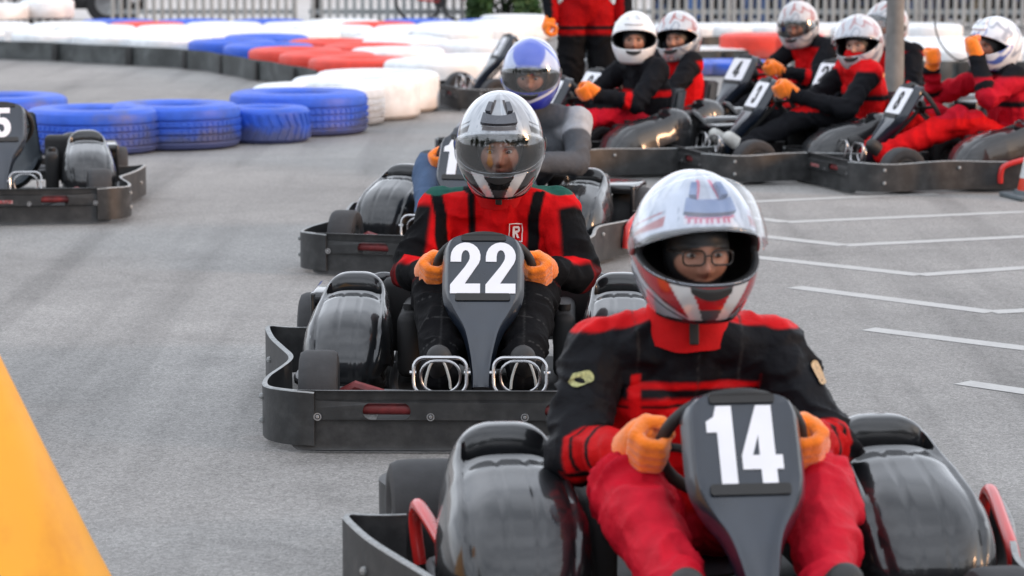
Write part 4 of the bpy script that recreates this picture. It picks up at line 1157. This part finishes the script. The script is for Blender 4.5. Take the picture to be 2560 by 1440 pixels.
# bicycle leaning on the outside of the fence
def bicycle(px0, px1, label):
    a = yp(px0, 15, YF-.3); b = yp(px1, 15, YF-.3); L = b.x-a.x; rr = .31
    r = empty('bicycle', ((a.x+b.x)/2, YF-.3, .12), 0, label, 'bicycle')
    for x in (-L/2, L/2):
        g = MB(); g.tube([(x+rr*math.cos(q), 0, rr+rr*math.sin(q)) for q in [2*math.pi*k/40 for k in range(40)]], .022, 8, closed=True)
        wv = g.build('wheel', m_tyre, r); g = MB()
        for k in range(14):
            q = 2*math.pi*k/14; g.tube([(x, 0, rr), (x+rr*.96*math.cos(q), 0, rr+rr*.96*math.sin(q))], .0025, 4)
        g.build('spokes', m_steel, wv)
    g = MB(); pts = {'bb': (-.02, .28), 'st': (-.12, .80), 'hd': (L/2-.16, .82), 're': (-L/2, rr), 'fr': (L/2, rr), 'hl': (L/2-.13, .70)}
    for u, v in (('bb', 'st'), ('st', 'hd'), ('bb', 'hl'), ('bb', 're'), ('st', 're'), ('hd', 'fr')): g.tube([(pts[u][0], 0, pts[u][1]), (pts[v][0], 0, pts[v][1])], .017, 8)
    g.build('frame', m_red, r)
    g = MB(); g.box((-.15, 0, .88), (.24, .13, .05), bev=.02); g.tube([(-.12, 0, .8), (-.15, 0, .88)], .012, 6); g.build('saddle', m_slot, r)
    g = MB(); g.tube(catmull([(L/2-.22, -.24, .98), (L/2-.17, -.1, .95), (L/2-.17, 0, .93), (L/2-.17, .1, .95), (L/2-.22, .24, .98)], 4), .013, 8); g.tube([(L/2-.16, 0, .82), (L/2-.17, 0, .93)], .012, 6); g.build('handlebar', m_slot, r)
    g = MB(); g.lathe([(0, -.012), (.09, -.012), (.09, .012), (0, .012)], 20, 'y', (-.02, 0, .28)); g.tube([(-.02, .05, .28), (.1, .05, .16)], .009, 6); g.tube([(-.02, -.05, .28), (-.14, -.05, .40)], .009, 6); g.build('crank', m_slot, r)
bicycle(1046, 1160, 'bicycle with a red frame leaning on the fence left of the bush')
# dark parked car at the left beyond the fence
def car(px0, px1, Y, col, label):
    a = yp(px0, 20, Y); b = yp(px1, 20, Y); L = b.x-a.x
    r = empty('parked_car', ((a.x+b.x)/2, Y, .05), 0, label, 'car'); k = L/4.2
    mbody = M('car_paint', col, .3, coat=1, var=.05); g = MB(); rows = []
    sec = [(-2.1, .45, .55, .62), (-2.05, .30, .72, .78), (-1.6, .24, .85, .84), (-1.0, .22, .92, .86), (0, .22, .93, .87), (1.0, .22, .93, .86), (1.7, .24, .86, .84), (2.05, .30, .75, .78), (2.1, .45, .58, .62)]
    for x, z0, z1, hw in sec:
        rows.append([(x*k, y*hw, z) for y, z in ((-1, z0+.1), (-1, z1-.12), (-.93, z1), (.93, z1), (1, z1-.12), (1, z0+.1), (.9, z0), (-.9, z0))])
    g.grid(rows, cv=True); g.f += [tuple(range(8)), tuple(range(64, 72))]; g.m += [0, 0]; g.build('body', mbody, r)
    g = MB(); rows = []
    for x, z0, z1, hw in ((-1.5, .9, .92, .78), (-1.0, .9, 1.38, .66), (0, .9, 1.45, .66), (.5, .9, 1.40, .66), (1.25, .9, .93, .78)): rows.append([(x*k, -hw*1.08, z0), (x*k, -hw, z1), (x*k, hw, z1), (x*k, hw*1.08, z0)])
    g.grid(rows, cv=True); g.f += [tuple(range(4)), tuple(range(16, 20))]; g.m += [0, 0]; g.build('cabin', m_fair, r)
    for x in (-1.32, 1.32):
        for y in (-.80, .80):
            g = MB(); g.lathe([(.18, -.1), (.29, -.1), (.315, -.07), (.315, .07), (.29, .1), (.18, .1)], 28, 'y', (x*k, y, .315), closed=True); wv = g.build('wheel', m_tyre, r)
            g = MB(); g.lathe([(0, -.07), (.18, -.085), (.2, -.06), (.2, .06), (0, .07)], 20, 'y', (x*k, y, .315)); g.build('rim', m_rim, wv)
car(60, 345, YF+1.3, (.012, .012, .014), 'black car parked beyond the fence at the far left')
car(1700, 2420, YF+5.0, (.06, .09, .16), 'dark blue car parked beyond the fence at the right')
m_clutter = M('dark_blue_clutter', (.012, .016, .022), .5, var=.3, scale=3, bump=.4, bscale=4, bdist=.03, col2=(.07, .13, .30), c2pos=(.52, .6), c2scale=2.6)
def clutter(px0, px1, Y, label):  # stand-in sheet in place of the dark blurred clutter beyond the fence
    a = yp(px0, 30, Y).x; b = yp(px1, 30, Y).x; r = empty('clutter_screen', ((a+b)/2, Y, .05), 0, label, 'screen'); L = b-a; rows = []
    for i in range(81):
        x = -L/2+L*i/80; rows.append([(x, .04*math.sin(i*1.1)+.02*math.sin(i*2.9), .02), (x, .03*math.sin(i*1.1+.4), .6), (x, .0, 1.15)])
    g = MB(); g.grid(rows); o = g.build('sheet', m_clutter, r, ang=180); so = o.modifiers.new('t', 'SOLIDIFY'); so.thickness = .004
    for x in (-L/2, 0, L/2): g = MB(); g.tube([(x, .06, 0), (x, .06, 1.3)], .025, 8); g.build('post', m_post, r)
clutter(1640, 2620, YF+1.9, 'dark blue stand-in screen for the blurred clutter beyond the fence at the right')
# treeline behind the photographer: closes the horizon seen in the visors and pods
tl = MB()
for i in range(34):
    a = R(95 + i*5.2 + random.uniform(-2, 2)); dd = random.uniform(34, 46); hh = random.uniform(7, 14)
    gg = leaf_cloud((math.cos(R(90)-a)*dd, math.sin(R(90)-a)*dd, hh*.55), (3.6, 3.6, hh*.55), 160, 1.9, 40+i); tl.add(gg.v, gg.f)
tag(tl.build('distant_trees', M('distant_foliage', (.03, .045, .02), .9, var=.3), smooth=False, fix=False), 'dark mass of trees far behind the photographer', 'trees', kind='stuff')

# ------------------------------------------------------------------ karts and drivers
def at(root_xy): return root_xy
Y22 = R(-1.2); K22 = kart_pos(1209, 588, .6045, .36, Y22)
make_kart(K22, Y22, '22', 'black go-kart numbered 22 with wraparound bumper, centre of the photo', group='black rental go-karts', cover=(-1, 1))
Y14 = R(7); K14 = kart_pos(1852, 986, .6045, .36, Y14)
make_kart(K14, Y14, '14', 'nearest black go-kart numbered 14 with red guard hoops beside its pods', group='black rental go-karts', hoops=(1, -1), cover=(), dw=.82, ps=(1.15, 1.06, 1.09), bs=1.04)
Y1 = R(-14); K1 = kart_pos(1166, 338, .6045, .36, Y1)
make_kart(K1, Y1, '15', 'black go-kart following directly behind number 22 with a partly hidden number 1', group='black rental go-karts', hoops=(-1, ))
Y5 = R(9); K5 = kart_pos(4, 259, .6045, .36, Y5)
make_kart(K5, Y5, '5', 'black go-kart with a 5 on its panel at the left edge, no driver in view', group='black rental go-karts', tagged=True, hoops=())
YA = R(-74); KA = kart_pos(2272, 210, .6045, .36, YA)
make_kart(KA, YA, '8', 'parked black go-kart nearest in the right group, driver holding up his gloves', group='black rental go-karts', hoops=(1, -1), tagged=True, dw=1.1, panel=True)
YB = R(-75); KB = kart_pos(1916, 196, .6045, .36, YB)
make_kart(KB, YB, '3', 'parked black go-kart second in the right group, driver in black trousers and pale shoes', group='black rental go-karts', dw=1.1, panel=True)
YD = R(-48); KD = kart_pos(2085, 150, .6045, .36, YD)
make_kart(KD, YD, '27', 'parked black go-kart numbered 27 half hidden behind the near concrete pole', group='black rental go-karts', panel=True)
YC = R(-58); KC = kart_pos(1862, 138, .6045, .36, YC)
make_kart(KC, YC, '4', 'parked black go-kart farthest back in the right group beside the red tyres', group='black rental go-karts', panel=True)
YE = R(-62); pe = gp(1583, 85, .86); KE = (pe.x-.17, pe.y-.10)
make_kart(KE, YE, '7', 'parked black go-kart whose driver wears a plain white helmet', group='black rental go-karts', panel=True)
YG = R(-72); KG = tuple(gp(1368, 262))[:2]
make_kart(KG, YG, '3', 'dim go-kart with no driver parked against the white tyres', group='black rental go-karts')
pf = gp(1675, 75, .86); KF = (pf.x-.17, pf.y+.15)
make_kart(KF, R(-62), '2', 'parked black go-kart behind the one with the plain white helmet', group='black rental go-karts', panel=True)

J22 = joints(head=(-.045, .02, .90), dx=-.04, sho=.195)
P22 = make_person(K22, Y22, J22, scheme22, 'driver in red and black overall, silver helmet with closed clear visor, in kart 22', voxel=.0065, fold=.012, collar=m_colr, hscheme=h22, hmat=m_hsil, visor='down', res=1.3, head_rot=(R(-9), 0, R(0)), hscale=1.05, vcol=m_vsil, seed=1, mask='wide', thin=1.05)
J14 = joints(head=(.030, -.03, .912), dx=.03, hands=((.172, .256, .470), (-.160, .252, .466)), elb=((.312, -.02, .40), (-.295, -.02, .41)), sho=.212, shz=.622, knee=((.215, .20, .365), (-.215, .20, .365)), ank=((.165, .56, .19), (-.165, .56, .20)), y0=-.16)
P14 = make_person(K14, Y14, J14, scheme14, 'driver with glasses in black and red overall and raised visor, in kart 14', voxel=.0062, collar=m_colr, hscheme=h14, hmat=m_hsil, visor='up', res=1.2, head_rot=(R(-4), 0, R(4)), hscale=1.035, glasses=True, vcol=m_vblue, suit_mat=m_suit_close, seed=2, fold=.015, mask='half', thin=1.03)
def patch(root, name, mat, shapes, cx, cz, rot=0):
    body = [c for c in root.children if c.name.startswith('body')][0]; g = MB()
    for outl, holes in shapes:
        def fn(u, v, d):
            x = cx - (u*math.cos(rot) - v*math.sin(rot)); z = cz + u*math.sin(rot) + v*math.cos(rot)
            ok, loc, nrm, _ = body.ray_cast(Vector((x, 2, z)), Vector((0, -1, 0)))
            return (loc + nrm*.007 - Vector((0, d, 0))) if ok else Vector((x, 0, z))
        g.prism(outl, holes, fn, .003)
    return g.build(name, mat, root)
def dens(poly, st=.006):
    o = []
    for i, p in enumerate(poly):
        q = poly[(i+1) % len(poly)]; L = math.hypot(q[0]-p[0], q[1]-p[1]); k = max(1, int(L/st))
        o += [(p[0]+(q[0]-p[0])*j/k, p[1]+(q[1]-p[1])*j/k) for j in range(k)]
    return o
bpy.context.view_layer.update()
m_bdg = M('white_badge_print', (.75, .7, .7), .6, var=.1)
for s_ in (1, -1):
    g = MB(); g.tube(catmull([(s_*.135+dx_, .688+dy_, z_) for dx_, dy_, z_ in ((-.040, -.004, .155), (-.036, .0, .19), (-.020, -.004, .236), (0, -.010, .243), (.020, -.004, .236), (.036, .0, .19), (.040, -.004, .155))], 5), .0042, 8)
    g.build('toe_trim', m_sole, P22)
Rg = [(-.012, -.022), (-.012, .022), (.008, .022), (.013, .016), (.013, .004), (.008, -.001), (.002, -.002), (.014, -.022), (.007, -.022), (-.004, -.004), (-.005, -.022)]
patch(P22, 'badge', m_bdg, [(dens([(-.024, -.034), (.024, -.034), (.024, .034), (-.024, .034)]), [list(reversed(dens([(-.021, -.031), (.021, -.031), (.021, .031), (-.021, .031)])))]), (dens(Rg), [[(-.005, .005), (.006, .006), (.006, .014), (-.005, .015)]])], -.095, .568)
m_ylp = M('pale_yellow_patch', (.42, .42, .18), .6, var=.5, scale=160); m_gdp = M('tan_sleeve_patch', (.5, .33, .17), .6, var=.4, scale=160)
patch(P14, 'sleeve_patch', m_ylp, [(rrect(-.028, .028, -.013, .013, .012, 4), [])], .288, .575, R(22))
patch(P14, 'sleeve_patch', m_gdp, [(rrect(-.012, .012, -.026, .026, .011, 4), [])], -.272, .575, R(22))
J1 = joints(head=(-.20, -.10, .90), dx=-.17, sho=.235, elb=((.24, 0, .42), (-.44, -.04, .45)), knee=((.23, .16, .43), (-.18, .14, .42)), y0=-.2)
make_person(K1, Y1, J1, scheme_grey, 'driver in grey jacket and jeans with blue and white helmet behind number 22', voxel=.011, hscheme=hs_blue, hmat=m_hwht, visor='down', res=.8, head_rot=(R(-12), 0, R(8)), hscale=1.0, seed=3, mask='half', vcol=None)
def bgdriver(K, yaw, sch, label, hs, hm, head=(0, -.20, .86), hrot=(0, 0, 0), hands=None, elb=None, visor=None, seed=0, axes=None, vcol=None, **kw):
    j = joints(head=head, sho=.20, y0=-.26, shz=.64, elb=elb or ((.31, -.04, .44), (-.31, -.04, .44)), hands=hands or ((.17, .27, .51), (-.17, .27, .51)), knee=((.19, .10, .40), (-.19, .10, .40)))
    return make_person(K, yaw, j, sch, label, voxel=.011, fold=.012, hscheme=hs, hmat=hm, visor=visor, res=.55, head_rot=hrot, hscale=1.04, seed=seed, hand_axes=axes, vcol=vcol, **kw)
sRB = gen_scheme(RED*.8, DRK, DRK, RED, DRK); sBR = gen_scheme(DRK, DRK, CRM, DRK, RED); sRR = gen_scheme(CRM*.8, CRM*.8, RED*.9, DRK, DRK); sRD = gen_scheme(RED, DRK, DRK, DRK, RED)
hw = hs_plain((.50, .51, .53), (.20, .22, .27), (.36, .13, .12)); hwb = hs_plain((.72, .74, .78), (.08, .14, .45), (.3, .33, .4)); hpw = hs_plain((.78, .78, .78), (.74, .74, .75), (.70, .70, .72))
bgdriver(KA, YA, sRR, 'driver in crimson overall and blue-striped helmet lifting both orange gloves', hwb, m_hwht, hands=((.13, .16, .76), (-.10, -.02, .84)), elb=((.30, .06, .50), (-.31, -.02, .53)), axes={'L': ((0, .2, 1), (.3, -1, 0)), 'R': ((.3, 0, 1), (-.6, .8, 0))}, hrot=(0, 0, R(14)), seed=4, vcol=m_vwhite)
o = bgdriver(KB, YB, sRB, 'driver in red top with black trousers and pale shoes, helmet visor raised', hw, m_hwht, hrot=(R(-9), R(6), R(46)), seed=5, hands=((.21, .30, .47), (-.14, .32, .54)), head=(.02, -.26, .85), elb=((.30, .0, .38), (-.33, -.04, .42)), shoes='pale', visor='up', skin=(.42, .24, .18))
bgdriver(KC, YC, sRD, 'driver with grey and red marked helmet in the rearmost kart of the right group', hw, m_hwht, hrot=(R(-12), R(4), R(30)), head=(.03, -.14, .84), seed=6, visor='down')
bgdriver(KD, YD, sRD, 'driver of kart 27 half hidden behind the near concrete pole', hw, m_hwht, hrot=(R(4), R(-8), R(12)), hands=((.10, .02, .44), (-.12, .0, .44)), elb=((.33, -.12, .40), (-.33, -.12, .40)), seed=7, visor='down')
bgdriver(KE, YE, sBR, 'driver in black top and crimson trousers with plain white helmet', hpw, m_hwht, hrot=(R(-2), 0, R(58)), seed=8, vcol=m_vwhite)
bgdriver(KF, R(-62), sRD, 'driver in red and black behind the one with the white helmet', hw, m_hsil, hrot=(R(-4), R(7), R(36)), hands=((.16, .22, .44), (-.10, .05, .43)), head=(-.05, -.24, .83), seed=9)

# marshal standing, head out of frame
pm = yp(1465, 100, 20.6)
Jm = {'pelvis': (0, 0, .93), 'chest': (0, .01, 1.28), 'neck': (0, .02, 1.50), 'head': (0, .04, 1.64)}
for s, S in ((1, 'L'), (-1, 'R')):
    Jm['sho'+S] = (s*.21, 0, 1.42); Jm['elb'+S] = (s*.28, -.02, 1.12); Jm['wri'+S] = (s*.27, .06, .87); Jm['hand'+S] = (s*.265, .09, .78)
    Jm['hip'+S] = (s*.10, 0, .90); Jm['kne'+S] = (s*.12, .03, .49); Jm['ank'+S] = (s*.13, 0, .07); Jm['toe'+S] = (s*.15, .14, .05)
def scheme_m(P, bn, t, D, T, J):
    c = np.tile(RED*.55, (len(P), 1)); c = mixc(c, BLK, near(D, ('thighL', 'thighR', 'shinL', 'shinR'))); c = mixc(c, RED*.55, sstep(.74, .76, P[:, 2])*(1-near(D, ('farmL', 'farmR'))))
    c = mixc(c, DRK, near(D, ('farmL', 'farmR', 'uarmL', 'uarmR'))*(np.abs(P[:, 0]) > .26)); c = mixc(c, BLK, band(P[:, 2], .80, .012)); return c
make_person((pm.x, pm.y), R(8), Jm, scheme_m, 'standing marshal in dark red jacket and black trousers, head above the frame', voxel=.014, mask=False, seed=12, hand_axes={'L': ((0, 1, 0), (1, 0, .3)), 'R': ((0, 1, 0), (-1, 0, .3))}, fold=.012, thin=1.15)
# people strolling beyond the fence
def walker(px, Y, yaw, top, legs, label, seed):
    p = yp(px, 40, Y); J = {}
    st = .16
    J = {'pelvis': (0, 0, .93), 'chest': (0, .01, 1.26), 'neck': (0, .02, 1.47), 'head': (0, .04, 1.62)}
    for s, S in ((1, 'L'), (-1, 'R')):
        J['sho'+S] = (s*.18, 0, 1.39); J['elb'+S] = (s*.24, -.03*s, 1.10); J['wri'+S] = (s*.24, .08*s, .88); J['hand'+S] = (s*.24, .1*s, .80)
        J['hip'+S] = (s*.09, 0, .90); J['kne'+S] = (s*.10, .06+.08*s, .49); J['ank'+S] = (s*.10, st*s, .08); J['toe'+S] = (s*.11, st*s+.14, .05)
    c0, c1 = np.array(top), np.array(legs)
    def sch(P, bn, t, D, T, J): c = np.tile(c0, (len(P), 1)); return mixc(c, c1, near(D, ('thighL', 'thighR', 'shinL', 'shinR'))*(P[:, 2] < .9))
    make_person((p.x, Y), yaw, J, sch, label, 'person', 'people beyond the fence', voxel=.02, mask=False, seed=seed, gloves=False, thin=.95)
walker(1735, YF+1.0, R(20), (.2, .2, .2), (.10, .20, .45), 'person in light blue jeans beyond the fence, nearest the silver helmet', 20)
walker(1800, YF+1.3, R(-50), (.3, .1, .1), (.03, .05, .10), 'person in dark navy trousers beyond the fence between two in jeans', 21)
walker(1880, YF+1.0, R(80), (.4, .4, .4), (.08, .14, .30), 'person in blue jeans beyond the fence, left of the far pole', 22)
walker(2080, YF+1.6, R(10), (.1, .1, .1), (.05, .05, .06), 'person in black trousers beyond the fence between the two poles', 23)
walker(2330, YF+1.3, R(-20), (.3, .3, .3), (.05, .06, .09), 'person in dark jeans beyond the fence right of the near pole', 24)
walker(2440, YF+1.2, R(60), (.3, .3, .3), (.12, .12, .10), 'person in olive trousers beyond the fence at the right', 25)

# poles, cable, cones
m_conc = M('weathered_concrete_pole', (.19, .185, .175), .8, var=.25, scale=9, bump=.5, bscale=40, col2=(.20, .12, .07), c2pos=(.62, .72), c2scale=4)
for (px, Y, rr, lb) in ((1995, 24.5, .052, 'thinner grey pole beside the red tyres of the right barrier'), (2238, 19.3, .062, 'thicker stained concrete pole standing between two seated drivers')):
    p = yp(px, 60, Y); g = MB(); g.lathe([(rr*1.15, 0), (rr*1.12, .3), (rr, .9), (rr*.9, 4.5), (0, 4.5)], 24, c=(0, 0, 0)); o = g.build('pole', m_conc); o.location = (p.x, Y, 0); tag(o, lb, 'pole')
    g = MB(); g.box((0, 0, .008), (.24, .24, .016), bev=.004); g.box((rr*1.0, 0, 1.2), (.05, .06, .1), bev=.008); g.build('base_plate', m_steel, o)
cb = MB(); P = [yp(px, py, 23.0) for px, py in ((2336, -40), (2337, 55), (2350, 105), (2378, 140), (2400, 150), (2425, 142), (2450, 110), (2462, 60), (2466, -40))]
cb.tube(catmull([p[:] for p in P], 6), .007, 8); tag(cb.build('hanging_cable', m_slot), 'thin black cable hanging in a loop over the white tyres', 'cable')
m_yel = M('yellow_cone_plastic', srgb(242, 168, 30), .5, var=.05, scale=4, bump=.2, bscale=8, bdist=.01, col2=srgb(218, 134, 22), c2pos=(.5, .8), c2scale=3)
pc = yp(-177, 1100, 6.0); r = empty('traffic_cone', (pc.x, 6.0, 0), 0, 'big yellow cone in the near left corner of the photo', 'cone')
g = MB(); g.lathe([(.455, .03), (.448, .06), (.37, .22), (.362, .236), (.262, .45), (.15, .70), (.06, .92), (.03, .95), (.0, .955)], 72); g.build('cone_body', m_yel, r)
g = MB(); g.box((0, 0, .0165), (.96, .96, .03), Matrix.Rotation(R(12), 3, 'Z'), .012); g.build('cone_base', m_slot, r)
m_or = M('orange_cone_plastic', srgb(200, 52, 22), .5, var=.1); m_ref = M('grey_reflective_band', (.55, .57, .56), .35)
pc = gp(2606, 503); r = empty('traffic_cone', (pc.x, pc.y+.16, 0), 0, 'orange cone with grey band on a dark base at the right edge', 'cone')
def ring(z0, z1, o=0): f = lambda z: .125-(z/.52)*.105+o; return [(f(z0), z0), (f(z1), z1)]
g = MB(); g.lathe(ring(.02, .52)+[(.0, .525)], 40); cbod = g.build('cone_body', m_or, r)
g = MB(); g.lathe([(0, .12)]+ring(.12, .24, .003)+[(0, .24)], 40); g.build('band', m_ref, cbod)
g = MB(); g.box((0, 0, .014), (.34, .34, .028), Matrix.Rotation(R(12), 3, 'Z'), .01); g.lathe([(.14, .02), (.13, .05), (0, .05)], 30); g.build('cone_base', M('grey_cone_base', (.10, .12, .13), .6), r)
